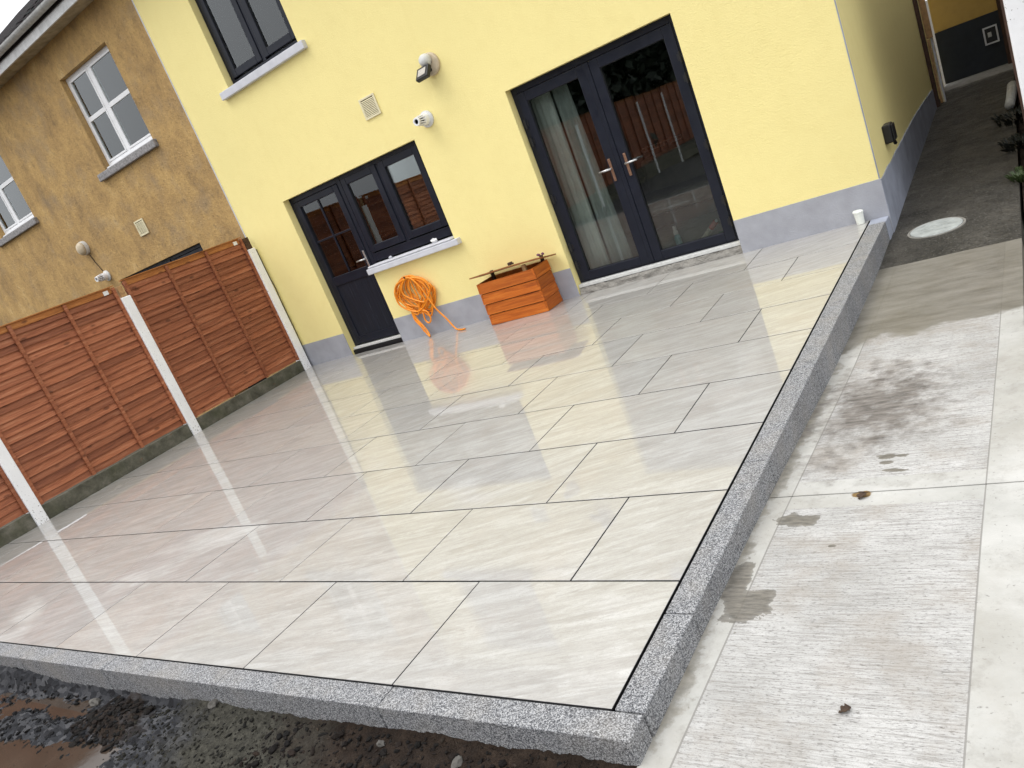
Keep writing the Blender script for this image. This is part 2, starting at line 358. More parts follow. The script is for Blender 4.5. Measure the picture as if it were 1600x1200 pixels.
def m_soil():
    m, n, b = newmat('building_site_soil'); p = pos(n); x = sepx(n, p)
    a = noise(n, p, 14, 6, .7)
    brown = ramp(n, a, (.3, (.016, .010, .007)), (.55, (.044, .029, .020)), (.8, (.10, .070, .050)))
    sand = ramp(n, noise(n, p, 45, 5, .7), (.3, (.032, .030, .024)), (.55, (.088, .083, .066)), (.8, (.17, .16, .13)))
    slate = ramp(n, vor(n, mapg(n, p, (22, 50, 20), rot=(0, 0, -.5)), 1.0, 'F1', 'Color'), (.1, (.020, .020, .023)), (.55, (.060, .062, .070)), (.9, (.14, .14, .148)))
    wob = mth(n, 'MULTIPLY', mth(n, 'SUBTRACT', noise(n, p, 5, 5), .5), 1.1)
    xx = mth(n, 'ADD', mth(n, 'ADD', x[0], wob), mth(n, 'MULTIPLY', mth(n, 'ADD', x[1], .2), 1.2))
    c = mix(n, ramp(n, mth(n, 'MULTIPLY_ADD', xx, .5, 1.55), (.42, 0), (.58, 1)), slate, sand)   # slate left of about -2.2
    c = mix(n, ramp(n, mth(n, 'MULTIPLY_ADD', xx, .5, 1.15), (.40, 0), (.62, 1)), c, brown)      # brown right of about -1.3
    pile = ramp(n, ell(n, p, -2.62, -.25, .30, .13, .35), (.7, .95), (1.05, 0))
    c = mix(n, pile, c, brown)
    L(n, c, b.inputs['Base Color'])
    L(n, ramp(n, noise(n, p, 9, 4), (.35, .65), (.65, .95)), b.inputs['Roughness']); b.inputs['Specular IOR Level'].default_value = .2
    bump(n, b, mth(n, 'ADD', noise(n, p, 60, 5, .75), noise(n, p, 160, 3, .7)), 1.0, .02)
    return m
MAT['soil'] = m_soil()
m, n, b = newmat('muddy_water'); p = pos(n)
L(n, ramp(n, noise(n, p, 3, 3), (.3, (.042, .030, .022)), (.7, (.066, .048, .036))), b.inputs['Base Color'])
b.inputs['Roughness'].default_value = .06; b.inputs['IOR'].default_value = 1.33; bump(n, b, noise(n, p, 14, 2), .05, .004)
MAT['mud'] = m
m, n, b = newmat('mixed_gravel'); v = rnd(n)
vc = n.nodes.new('ShaderNodeVertexColor'); vc.layer_name = 'Col'
n.links.new(vc.outputs[0], b.inputs['Base Color']); b.inputs['Roughness'].default_value = .8; b.inputs['Specular IOR Level'].default_value = .25; bump(n, b, noise(n, pos(n), 150, 4, .7), .8, .006)
MAT['gravel'] = m
m, n, b = newmat('dark_interlocking_roof_tile'); p = pos(n); r = rnd(n)
c = ramp(n, noise(n, p, 28, 5, .7), (.35, (.008, .007, .008)), (.6, (.022, .016, .017)), (.8, (.07, .045, .045)))
c = mix(n, ramp(n, noise(n, p, 9, 4), (.56, 0), (.66, .5)), c, (.015, .045, .035))
L(n, c, b.inputs['Base Color']); b.inputs['Roughness'].default_value = .9; b.inputs['Specular IOR Level'].default_value = .1; bump(n, b, noise(n, p, 60, 4), 1, .02)
MAT['roof'] = m
def m_leaf(name, a, bcol):
    m, n, b = newmat(name); p = pos(n)
    L(n, ramp(n, noise(n, p, 6, 4, .7), (.3, a), (.7, bcol)), b.inputs['Base Color']); b.inputs['Roughness'].default_value = .6
    return m
MAT['conifer'] = m_leaf('dark_conifer_foliage', (.008, .016, .008), (.022, .040, .018))
MAT['weed'] = m_leaf('weed_leaf', (.020, .036, .010), (.065, .095, .026))
MAT['darkweed'] = m_leaf('dark_ivy_leaf', (.006, .008, .006), (.018, .022, .014))
MAT['bark'] = simple('bark', (.06, .042, .03), .9, .3, 20, .6, 30, .01)
MAT['dryleaf'] = simple('dry_leaf', (.05, .028, .015), .8, .3, 60)
MAT['stone'] = simple('pale_stone', (.095, .088, .078), .8, .3, 30, .5, 60, .006)
MAT['ground'] = simple('garden_earth', (.055, .045, .028), .95, .3, 1.5, .6, 12, .03)

# ------------------------------------------------------------------ geometry helpers
ORG = {}
def link(o, parent=None):
    C.objects.link(o)
    if parent is not None: o.parent = parent
    return o
def tag(o, label=None, cat=None, group=None, kind=None):
    if label: o['label'] = label
    if cat: o['category'] = cat
    if group: o['group'] = group
    if kind: o['kind'] = kind
    return o
def thing(name, loc, label, cat, group=None):
    o = bpy.data.objects.new(name, None); o.location = loc; o.empty_display_size = .1
    link(o); tag(o, label, cat, group); ORG[o] = Vector(loc); return o
def bx(bm, x0, x1, y0, y1, z0, z1):
    if x0 > x1: x0, x1 = x1, x0
    if y0 > y1: y0, y1 = y1, y0
    if z0 > z1: z0, z1 = z1, z0
    v = [bm.verts.new(c) for c in ((x0,y0,z0),(x1,y0,z0),(x1,y1,z0),(x0,y1,z0),(x0,y0,z1),(x1,y0,z1),(x1,y1,z1),(x0,y1,z1))]
    for f in ((3,2,1,0),(4,5,6,7),(0,1,5,4),(1,2,6,5),(2,3,7,6),(3,0,4,7)): bm.faces.new([v[i] for i in f])
    return v
def B(*bs):
    bm = bmesh.new()
    for q in bs: bx(bm, *q)
    return bm
def mesh(bm, m, smooth=False):
    me = bpy.data.meshes.new('m'); bm.to_mesh(me); bm.free(); me.materials.append(m)
    if smooth:
        for p in me.polygons: p.use_smooth = True
    return me
def part(name, bm, m, parent=None, bev=0, smooth=False, seg=2):
    """bm is in world coordinates; the object's origin becomes its root's origin"""
    m = MAT[m] if isinstance(m, str) else m
    org = ORG.get(parent, Vector((0,0,0)))
    if org.length: bmesh.ops.translate(bm, verts=bm.verts, vec=-org)
    o = bpy.data.objects.new(name, mesh(bm, m, smooth)); link(o, parent); ORG[o] = org.copy()
    if bev:
        d = o.modifiers.new('bevel', 'BEVEL'); d.width = bev; d.segments = seg; d.limit_method = 'ANGLE'
    return o
def solo(name, bm, m, loc, label=None, cat=None, group=None, kind=None, bev=0, smooth=False):
    """one-mesh thing, bm in world coordinates, origin at loc"""
    loc = Vector(loc); m = MAT[m] if isinstance(m, str) else m
    bmesh.ops.translate(bm, verts=bm.verts, vec=-loc)
    o = bpy.data.objects.new(name, mesh(bm, m, smooth)); o.location = loc; link(o); ORG[o] = loc
    if bev:
        d = o.modifiers.new('bevel', 'BEVEL'); d.width = bev; d.segments = 2; d.limit_method = 'ANGLE'
    return tag(o, label, cat, group, kind)
def tube(bm, pts, r, seg=8, cap=True):
    pts = [Vector(p) for p in pts]; rings = []
    rr = r if hasattr(r, '__len__') else [r]*len(pts)
    up = Vector((0, 0, 1))
    for i, p in enumerate(pts):
        t = (pts[min(i+1, len(pts)-1)] - pts[max(i-1, 0)]).normalized()
        a = up - t*up.dot(t)
        if a.length < .05: a = Vector((1, 0, 0)) - t*t.x
        a.normalize(); b = t.cross(a); up = a
        rings.append([bm.verts.new(p + (a*math.cos(2*math.pi*k/seg) + b*math.sin(2*math.pi*k/seg))*rr[i]) for k in range(seg)])
    for i in range(len(rings)-1):
        for k in range(seg):
            bm.faces.new((rings[i][k], rings[i][(k+1) % seg], rings[i+1][(k+1) % seg], rings[i+1][k]))
    if cap:
        bm.faces.new(rings[0][::-1]); bm.faces.new(rings[-1])
def lathe(bm, c, axis, prof, seg=24):
    """prof: list of (distance along axis, radius)"""
    ax = Vector(axis).normalized(); c = Vector(c)
    a = ax.orthogonal().normalized(); b = ax.cross(a); rings = []
    for h, r in prof:
        rings.append([bm.verts.new(c + ax*h + (a*math.cos(2*math.pi*k/seg) + b*math.sin(2*math.pi*k/seg))*max(r, 1e-4)) for k in range(seg)])
    for i in range(len(rings)-1):
        for k in range(seg):
            bm.faces.new((rings[i][k], rings[i][(k+1) % seg], rings[i+1][(k+1) % seg], rings[i+1][k]))
    bm.faces.new(rings[0][::-1]); bm.faces.new(rings[-1])
    bmesh.ops.recalc_face_normals(bm, faces=bm.faces)
def wall_cells(xs, zs, hole, y, depth, bm):
    """front face at y with holes; reveals run back by depth"""
    xs = sorted(set(xs)); zs = sorted(set(zs)); V = {}
    def v(x, yy, z):
        k = (round(x, 4), round(yy, 4), round(z, 4))
        if k not in V: V[k] = bm.verts.new(k)
        return V[k]
    nx, nz = len(xs)-1, len(zs)-1
    H = [[hole((xs[i]+xs[i+1])/2, (zs[j]+zs[j+1])/2) for j in range(nz)] for i in range(nx)]
    for i in range(nx):
        for j in range(nz):
            x0, x1, z0, z1 = xs[i], xs[i+1], zs[j], zs[j+1]
            if not H[i][j]:
                bm.faces.new((v(x0,y,z0), v(x1,y,z0), v(x1,y,z1), v(x0,y,z1)))
                bm.faces.new((v(x0,y+depth,z1), v(x1,y+depth,z1), v(x1,y+depth,z0), v(x0,y+depth,z0)))
                for (di, dj, a, bq) in ((-1,0,(x0,z1),(x0,z0)), (1,0,(x1,z0),(x1,z1)), (0,-1,(x0,z0),(x1,z0)), (0,1,(x1,z1),(x0,z1))):
                    ii, jj = i+di, j+dj
                    if not (0 <= ii < nx and 0 <= jj < nz) or H[ii][jj]:
                        bm.faces.new((v(a[0],y,a[1]), v(a[0],y+depth,a[1]), v(bq[0],y+depth,bq[1]), v(bq[0],y,bq[1])))
    bmesh.ops.recalc_face_normals(bm, faces=bm.faces)
def frame_bm(x0, x1, z0, z1, w, y0, y1, wb=None, bm=None):
    bm = bm or bmesh.new(); wb = wb or w
    bx(bm, x0, x0+w, y0, y1, z0, z1); bx(bm, x1-w, x1, y0, y1, z0, z1)
    bx(bm, x0+w, x1-w, y0, y1, z1-w, z1); bx(bm, x0+w, x1-w, y0, y1, z0, z0+wb)
    return bm
rng = random.Random(7)
YW = 5.49

# ------------------------------------------------------------------ ground
bm = bmesh.new()
bmesh.ops.create_grid(bm, x_segments=40, y_segments=40, size=300)
for v in bm.verts: v.co.z = -.42
solo('ground', bm, 'ground', (0, 0, -.42), kind='structure')

# ------------------------------------------------------------------ patio of large tiles
patio = solo('patio', B((-7.23, -.002, -.004, 5.488, -.30, -.0022)), 'bed', (-3.6, 2.7, -.30), kind='structure')
XL = -7.205; P = .604
tile_mesh = {}
def tile_me(w, d):
    k = (round(w, 3), round(d, 3))
    if k not in tile_mesh:
        b_ = B((-w/2, w/2, -d/2, d/2, -.012, 0))
        bmesh.ops.bevel(b_, geom=[e for e in b_.edges if all(v.co.z > -.001 for v in e.verts)], offset=.0007, segments=1, affect='EDGES')
        tile_mesh[k] = mesh(b_, MAT['tile'])
    return tile_mesh[k]
for j in range(9):
    y0, y1 = j*P + .0048, (j+1)*P - .0048
    if j == 8: y1 = 5.484
    x1 = -.004; n_ = 0
    while x1 > XL + .02:
        w_ = .897
        if n_ == 0 and j % 2 == 1: w_ = .448
        x0 = max(x1 - w_, XL)
        o = bpy.data.objects.new('tile', tile_me(x1-x0, y1-y0))
        o.location = Vector(((x0+x1)/2, (y0+y1)/2, rng.uniform(-.0005, .0005))) - ORG[patio]
        o.rotation_euler = (R(max(-.09, min(.09, rng.gauss(0, .06)))), R(max(-.07, min(.07, rng.gauss(0, .045)))), 0)
        link(o, patio)
        x1 = x0 - .0075; n_ += 1

# ------------------------------------------------------------------ granite kerb
def kerb_side_x(y): return .104 + .0068*y
kerb = thing('granite_kerb', (0, 0, -.2), 'speckled grey granite kerb edging the front and right of the tiled patio', 'kerb')
ys = [-.001, .43, 1.43, 2.425, 3.42, 4.42, 5.30]
for a, c in zip(ys[:-1], ys[1:]):
    bm = bmesh.new(); g = .0026
    v = [bm.verts.new(q) for q in ((.0075,a+g,-.32),(kerb_side_x(a),a+g,-.32),(kerb_side_x(c),c-g,-.32),(.0075,c-g,-.32),
                                   (.0075,a+g,.001),(kerb_side_x(a),a+g,.001),(kerb_side_x(c),c-g,.001),(.0075,c-g,.001))]
    for f in ((3,2,1,0),(4,5,6,7),(0,1,5,4),(1,2,6,5),(2,3,7,6),(3,0,4,7)): bm.faces.new([v[i] for i in f])
    part('kerb_stone', bm, 'granite', kerb, .004)
xs_ = [.104, -.89, -1.877, -2.87, -3.865, -4.86, -5.855, -6.85, -7.23]
for a, c in zip(xs_[:-1], xs_[1:]):
    part('kerb_stone', B((c+.0026, a-.0026, -.104, -.0045, -.34, .001)), 'granite', kerb, .004)
# the mortar patch where kerb and house plinth meet
bm = B((.0075, .146, 5.302, 5.476, -.30, .0005))
part('mortar_patch', bm, 'plinth_dirty', kerb, .006)

# ------------------------------------------------------------------ concrete path
PZ = [(-6, -.08), (-.2, -.085), (.4, -.092), (1.0, -.10), (1.8, -.135), (2.7, -.17), (3.5, -.185), (4.6, -.185), (5.4, -.157), (7, -.093), (9.1, -.03), (11.2, .043), (13.6, .09)]
def pz(y):
    for (a, za), (c, zc) in zip(PZ[:-1], PZ[1:]):
        if y <= c: return za + (zc-za)*(y-a)/(c-a)
    return PZ[-1][1]
def path_right(y): return .995 + .0065*y
def path_left(y): return .094 if y < 5.3 else .10
def slab(name, y0, y1, m, xl=None, xr=None):
    bm = bmesh.new(); N = max(2, int((y1-y0)/.12)); rows = []
    for i in range(N+1):
        y = y0 + (y1-y0)*i/N; a = xl(y) if xl else path_left(y); c = xr(y) if xr else path_right(y); z = pz(y)
        rr = []
        for k in range(9):
            x = a + (c-a)*k/8
            rr.append(bm.verts.new((x, y, z + .004*mnoise.noise(Vector((x*2, y*1.3, 3))))))
        rows.append(rr)
    for i in range(N):
        for k in range(8): bm.faces.new((rows[i][k], rows[i][k+1], rows[i+1][k+1], rows[i+1][k]))
    ext = bmesh.ops.extrude_face_region(bm, geom=list(bm.faces))
    for g in ext['geom']:
        if isinstance(g, bmesh.types.BMVert): g.co.z -= .14
    bmesh.ops.recalc_face_normals(bm, faces=bm.faces)
    return solo(name, bm, m, (.55, (y0+y1)/2, pz((y0+y1)/2)), kind='structure')
slab('path', -6.0, 1.306, 'path')
slab('path', 1.314, 4.588, 'path')
slab('passage_floor', 4.592, 12.5, 'oldpath', xl=lambda y: .08, xr=lambda y: path_right(y))

# ------------------------------------------------------------------ yellow house
XP = -7.34; XR = .145; ZE = 5.30
house = thing('yellow_house', (-3.6, YW, 0), 'pale yellow rendered house with grey plinth and dark grey windows and doors', 'house')
KD = (-6.40, -5.46, -.35, 2.115); KW = (-5.46, -4.11, .96, 2.115); FD = (-2.85, -1.085, -.35, 2.155); UW = (-6.43, -5.10, 3.50, 4.84); UW2 = (-2.85, -1.35, 3.50, 4.84)
holes = [KD, KW, FD, UW, UW2]
def inh(hs): return lambda x, z: any(a < x < b_ and c < z < d for a, b_, c, d in hs)
bm = bmesh.new()
wall_cells([XP, XR-.004] + [q for h in holes for q in h[:2]], [-.42, 5.6] + [q for h in holes for q in h[2:]], inh(holes), YW, .28, bm)
part('wall', bm, 'yellow', house)
# side wall along the passage
part('side_wall', B((XR-.30, XR, YW+.285, 13.2, -.42, 5.6), (XR-.30, XR, YW-.0005, YW+.284, -.42, 5.6)), 'yellow', house)
part('corner_bead', B((XR-.006, XR+.003, YW-.003, YW+.006, .31, 5.5)), 'plinth_dirty', house)
part('corner_bead', B((XP-.008, XP+.008, YW-.006, YW+.004, 0, 5.28)), 'sill', house)
# plinth, front and side
for a, c in ((XP+.01, KD[0]), (KD[1], FD[0]), (FD[1], XR+.008)):
    part('plinth', B((a, c, YW-.009, YW-.0005, -.30, .309)), 'plinth', house, .002)
bm = bmesh.new(); N = 60; pv = []
for i in range(N+1):
    y = YW - .008 + (11.25-YW)*i/N; zt = .318 + .012*mnoise.noise(Vector((y*3.1, 1, 0))) + .02*math.sin(y*.9)
    pv.append([bm.verts.new((XR+.001, y, -.42)), bm.verts.new((XR+.011, y, -.42)), bm.verts.new((XR+.011, y, zt)), bm.verts.new((XR+.001, y, zt))])
for i in range(N):
    for k in range(4): bm.faces.new((pv[i][k], pv[i+1][k], pv[i+1][(k+1) % 4], pv[i][(k+1) % 4]))
bm.faces.new(pv[0]); bm.faces.new(pv[-1][::-1]); bmesh.ops.recalc_face_normals(bm, faces=bm.faces)
part('plinth', bm, 'plinth_dirty', house)

# window and door builders (outer frame is the part, sashes, panes and fittings its sub-parts)
YF = 5.585
def sash(par, x0, x1, z0, z1, w, m, y0=YF-.012, wb=None):
    part('sash', frame_bm(x0, x1, z0, z1, w, y0, y0+.055, wb), m, par, .006)
    g = B((x0+w-.004, x1-w+.004, y0+.026, y0+.034, z0+(wb or w)-.004, z1-w+.004))
    part('pane', g, 'glass', par)
    part('gasket', frame_bm(x0+w-.006, x1-w+.006, z0+(wb or w)-.006, z1-w+.006, .009, y0+.012, y0+.024), 'black', par)
def window2(par, o, m, mull, zb, reveal_m=None, name='window'):
    x0, x1, z0, z1 = o
    bm = frame_bm(x0+.002, x1-.002, z0+.004, z1-.002, .055, YF, YF+.07)
    bx(bm, mull-.03, mull+.03, YF+.001, YF+.069, z0+.06, z1-.058)
    return part(name, bm, m, par, .004)
# upper window over the kitchen
uw = window2(house, (UW[0], UW[1], 3.555, UW[3]), 'anthracite', -5.775, 3.6)
sash(uw, -6.372, -5.80, 3.635, 4.79, .085, 'anthracite'); sash(uw, -5.748, -5.155, 3.635, 4.79, .085, 'anthracite')
part('window_sill', B((UW[0]-.13, UW[1]+.11, YW-.06, YW+.16, 3.455, 3.545)), 'sill', house, .008)
uw = window2(house, (UW2[0], UW2[1], 3.555, UW2[3]), 'anthracite', -2.10, 3.6)
sash(uw, -2.79, -2.13, 3.635, 4.79, .085, 'anthracite'); sash(uw, -2.07, -1.41, 3.635, 4.79, .085, 'anthracite')
part('window_sill', B((UW2[0]-.13, UW2[1]+.11, YW-.06, YW+.16, 3.455, 3.545)), 'sill', house, .008)

def handle(par, x, y, z, side):
    part('handle_plate', B((x-.014, x+.014, y-.010, y, z-.115, z+.105)), 'bronze', par, .006)
    bm = bmesh.new(); tube(bm, [(x, y-.008, z+.01), (x, y-.045, z+.01)], .009, 10)
    tube(bm, [(x-.004*side, y-.045, z+.01), (x+side*.055, y-.048, z+.012), (x+side*.12, y-.043, z+.012)], [.010, .010, .008], 10)
    part('handle', bm, 'steel', par, smooth=True)
def kitchen_set(par, mir=None, m='anthracite'):
    """door with a two light window beside it; mir mirrors about x"""
    def q(a, c): return (a, c) if mir is None else (2*mir-c, 2*mir-a)
    # door frame
    d0, d1 = q(KD[0]+.002, -5.455)
    bm = bmesh.new(); bx(bm, d0, d0+.06, YF, YF+.07, .085, 2.112); bx(bm, d1-.06, d1, YF, YF+.07, .085, 2.112); bx(bm, d0+.06, d1-.06, YF, YF+.07, 2.05, 2.112)
    kd = part('kitchen_door', bm, m, par, .004)
    l0, l1 = q(-6.335, -5.52)
    y0 = YF-.010; bm = bmesh.new()
    bx(bm, l0, l0+.085, y0, y0+.055, .10, 2.045); bx(bm, l1-.085, l1, y0, y0+.055, .10, 2.045)
    for za, zc in ((.10, .20), (.905, 1.02), (1.97, 2.045)): bx(bm, l0+.085, l1-.085, y0, y0+.055, za, zc)
    part('leaf_frame', bm, m, kd, .006)
    part('lower_panel', B((l0+.083, l1-.083, y0+.016, y0+.040, .195, .91)), 'panelgrain', kd)
    bm = bmesh.new(); xm = (l0+l1)/2
    for k in range(1, 6):
        xx = l0+.083+(l1-l0-.166)*k/6; bx(bm, xx-.0015, xx+.0015, y0+.0145, y0+.0158, .20, .905)
    part('panel_groove', bm, 'black', kd)
    part('pane', B((l0+.081, l1-.081, y0+.026, y0+.034, 1.016, 1.974)), 'glass', kd)
    part('glazing_bar', B((xm-.012, xm+.012, y0+.012, y0+.024, 1.02, 1.97)), m, kd, .003)
    part('glazing_bar', B((l0+.085, xm-.0125, y0+.013, y0+.0235, 1.49, 1.512), (xm+.0125, l1-.085, y0+.013, y0+.0235, 1.49, 1.512)), m, kd, .003)
    hx = (l1-.035) if mir is None else (l0+.035)
    part('handle_plate', B((hx-.013, hx+.013, y0-.009, y0, 1.0, 1.21)), 'steel', kd, .005)
    sd_ = -1 if mir is None else 1
    bm = bmesh.new(); tube(bm, [(hx, y0-.008, 1.11), (hx, y0-.05, 1.11)], .009, 10); tube(bm, [(hx, y0-.05, 1.11), (hx+sd_*.06, y0-.052, 1.11), (hx+sd_*.125, y0-.048, 1.11)], .009, 10)
    part('handle', bm, 'steel', kd, smooth=True)
    t0, t1 = q(KD[0]+.004, KD[1]-.004)
    part('threshold', B((t0, t1, YW+.045, YF+.06, .052, .083)), 'greywhite', kd, .003)
    # window
    w0, w1 = q(KW[0]+.008, KW[1]-.002)
    bm = frame_bm(w0, w1, 1.03, 2.112, .055, YF+.002, YF+.07, .10); mm = q(-4.83, -4.83)[0]
    bx(bm, mm-.03, mm+.03, YF+.003, YF+.069, 1.132, 2.055)
    kw = part('kitchen_window', bm, m, par, .004)
    a, c = q(-5.44, -4.85); sash(kw, a, c, 1.145, 2.07, .082, m)
    a, c = q(-4.80, -4.185); sash(kw, a, c, 1.145, 2.07, .082, m)
    return kd, kw
kd, kw = kitchen_set(house)
part('window_sill', B((-5.485, -4.03, YW-.075, YW+.13, .915, .985)), 'sill', house, .008)
part('window_sill', B((-5.452, -4.112, YW-.072, YF+.02, .987, 1.012)), 'sill', house, .012)
bm = B((KD[0]+.003, KD[1]-.003, YW+.03, YW+.27, -.34, .048)); part('step_or_dark_gap', bm, 'black', house)  # black block stands in for the shaded gap below the kitchen threshold
# french door
x0, x1, z0, z1 = FD
bm = bmesh.new(); bx(bm, x0+.002, x0+.065, YF, YF+.07, .105, z1-.002); bx(bm, x1-.065, x1-.002, YF, YF+.07, .105, z1-.002); bx(bm, x0+.065, x1-.065, YF, YF+.07, z1-.062, z1-.002)
bx(bm, x0+.065, x1-.065, YF, YF+.07, .105, .125)
fd = part('french_door', bm, 'anthracite', house, .004)
for (a, c, sd_, hx) in ((-2.800, -2.018, -1, -2.083), (-1.972, -1.135, 1, -1.915)):
    y0 = YF-.014
    wL = .095; bm = frame_bm(a, c, .127, 2.09, wL, y0, y0+.06, .085)
    part('leaf', bm, 'anthracite', fd, .006)
    part('pane', B((a+wL-.004, c-wL+.004, y0+.028, y0+.036, .208, 1.999)), 'glass', fd)
    part('gasket', frame_bm(a+wL-.006, c-wL+.006, .206, 2.001, .010, y0+.013, y0+.026), 'black', fd)
    handle(fd, hx, y0, 1.10, sd_)
part('meeting_strip', B((-2.017, -1.973, YF-.020, YF+.05, .13, 2.088)), 'anthracite', fd, .004)
for zz in (.30, .50, 1.02, 1.62, 1.80):
    for hx in (x0+.050, x1-.050):
        bm = bmesh.new(); tube(bm, [(hx, YF-.024, zz-.045), (hx, YF-.024, zz+.045)], .011, 10); bx(bm, hx-.03, hx+.03, YF-.018, YF-.002, zz-.03, zz+.03)
        part('hinge', bm, 'black', fd)
part('threshold', B((x0+.003, x1-.003, YW+.03, YF+.06, .070, .104)), 'greywhite', fd, .004)
bm = bmesh.new(); bmesh.ops.create_grid(bm, x_segments=90, y_segments=6, size=.5)
for v in bm.verts:
    X_ = x0+.004 + (v.co.x+.5)*(x1-x0-.008); t = v.co.y+.5
    v.co = Vector((X_, YW+.004 + .016*mnoise.noise(Vector((X_*9, t*2, 0))) + .02*t, -.012 + .080*t + .006*mnoise.noise(Vector((X_*22, t*3, 4)))))
part('step_or_dark_gap', bm, 'rough_conc', house)
part('door_step_core', B((x0+.006, x1-.006, YW+.05, YW+.27, -.34, .066)), 'rough_conc', house)
# rooms behind the openings
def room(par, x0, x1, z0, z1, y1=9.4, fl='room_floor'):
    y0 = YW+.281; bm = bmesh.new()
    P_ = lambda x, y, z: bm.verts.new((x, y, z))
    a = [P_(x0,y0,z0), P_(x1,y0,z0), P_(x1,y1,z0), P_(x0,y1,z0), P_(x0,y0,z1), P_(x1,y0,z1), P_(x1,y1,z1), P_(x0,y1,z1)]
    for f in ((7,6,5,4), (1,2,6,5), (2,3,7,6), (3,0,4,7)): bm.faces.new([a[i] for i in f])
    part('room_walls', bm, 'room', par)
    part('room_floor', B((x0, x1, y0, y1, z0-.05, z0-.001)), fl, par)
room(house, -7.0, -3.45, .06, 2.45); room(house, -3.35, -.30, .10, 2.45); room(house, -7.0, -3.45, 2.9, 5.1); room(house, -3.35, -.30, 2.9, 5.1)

def roof(par, x0, x1, m='roof', zb=5.42):
    sl = math.tan(R(34)); bm = bmesh.new(); y0, y1, y2 = YW-.30, 9.55, 13.9
    zr = zb + sl*(y1-y0)
    A = [(y0, zb), (y1, zr), (y2, zb), (y2, zb-.08), (y1, zr-.1), (y0, zb-.05)]
    va = [bm.verts.new((x0, y, z)) for y, z in A]; vb = [bm.verts.new((x1, y, z)) for y, z in A]
    for i in range(6): bm.faces.new((va[i], va[(i+1) % 6], vb[(i+1) % 6], vb[i]))
    bm.faces.new(va[::-1]); bm.faces.new(vb); bmesh.ops.recalc_face_normals(bm, faces=bm.faces)
    rf = part('roof', bm, m, par)
    part('soffit', B((x0, x1, YW-.262, YW-.002, 5.285, 5.30)), 'soffit', par)
    part('fascia', B((x0, x1, YW-.285, YW-.263, 5.262, 5.40)), 'fascia', par)
    bm = bmesh.new(); n_ = 10; pr = []
    for xx in (x0, x1):
        ro = [bm.verts.new((xx, YW-.35 + .062*math.cos(math.pi+math.pi*k/n_), 5.455 + .062*math.sin(math.pi+math.pi*k/n_))) for k in range(n_+1)]
        ri = [bm.verts.new((xx, YW-.35 + .056*math.cos(math.pi+math.pi*k/n_), 5.457 + .056*math.sin(math.pi+math.pi*k/n_))) for k in range(n_, -1, -1)]
        pr.append(ro+ri)
    for k in range(len(pr[0])): bm.faces.new((pr[0][k], pr[0][(k+1) % len(pr[0])], pr[1][(k+1) % len(pr[0])], pr[1][k]))
    bmesh.ops.recalc_face_normals(bm, faces=bm.faces)
    part('gutter', bm, 'gutter', par)
    return rf
roof(house, XP+.003, XR+.15)

# ------------------------------------------------------------------ ochre house next door
XB = -16.0
old = thing('ochre_house', (-11, YW, 0), 'neighbouring ochre house with stained roughcast walls and white upstairs windows', 'house')
MIR = XP
BD = (2*MIR-KD[1], 2*MIR-KD[0]-.02, -.35, 2.10); BWK = (2*MIR-KW[1], 2*MIR-KW[0], .96, 2.10)
BW1 = (-9.52, -8.205, 3.50, 4.84); BW2 = (-13.25, -11.93, 3.50, 4.84)
hb = [BD, BWK, BW1, BW2]
bm = bmesh.new()
wall_cells([XB, XP-.002] + [q for h in hb for q in h[:2]], [-.42, 5.6] + [q for h in hb for q in h[2:]], inh(hb), YW+.003, .28, bm)
part('wall', bm, 'ochre', old)
kitchen_set(old, MIR)
part('window_sill', B((2*MIR+4.03, 2*MIR+5.46, YW-.06, YW+.12, .915, 1.01)), 'old_sill', old, .006)
def white_window(o, mu, zbar, curtain):
    x0, x1, z0, z1 = o; z0 = 3.555
    bm = frame_bm(x0+.002, x1-.002, z0+.02, z1-.002, .05, YF-.005, YF+.06); bx(bm, mu-.04, mu+.04, YF-.004, YF+.059, z0+.07, z1-.052)
    wd = part('window', bm, 'white', old, .004)
    part('sill_strip', B((x0+.01, x1-.01, YW+.03, YF-.006, z0-.008, z0+.018)), 'white', wd, .003)
    for a, c in ((x0+.052, mu-.04), (mu+.04, x1-.052)):
        s0, s1 = z0+.072, z1-.054
        bm = frame_bm(a, c, s0, s1, .028, YF-.012, YF+.03); bx(bm, a+.028, c-.028, YF-.011, YF+.029, zbar-.03, zbar+.03)
        part('sash', bm, 'white', wd, .004)
        part('pane', B((a+.026, c-.026, YF+.006, YF+.012, s0+.026, zbar-.028)), 'glass', wd)
        part('pane', B((a+.026, c-.026, YF+.006, YF+.012, zbar+.028, s1-.026)), 'glass', wd)
    bm = bmesh.new(); N = 40; rows = []
    for i in range(N+1):
        x = x0+.01 + (x1-x0-.02)*i/N; y = YW+.21 + (.012*math.sin(i*1.9) if curtain == 'net' else 0)
        rows.append((bm.verts.new((x, y, 3.52)), bm.verts.new((x, y, 4.86))))
    for i in range(N): bm.faces.new((rows[i][0], rows[i+1][0], rows[i+1][1], rows[i][1]))
    c_ = part('curtain', bm, curtain, wd); c_.modifiers.new('thick', 'SOLIDIFY').thickness = .004
    part('window_sill', B((x0-.18, x1+.065, YW-.055, YW+.10, 3.432, 3.535)), 'old_sill', old, .012)
white_window(BW1, -8.925, 4.232, 'blind'); white_window(BW2, -12.66, 4.232, 'net')
room(old, XB+.2, XP-.35, .06, 2.45); room(old, XB+.2, XP-.35, 2.9, 5.1)
rf = roof(old, XB, XP-.003)
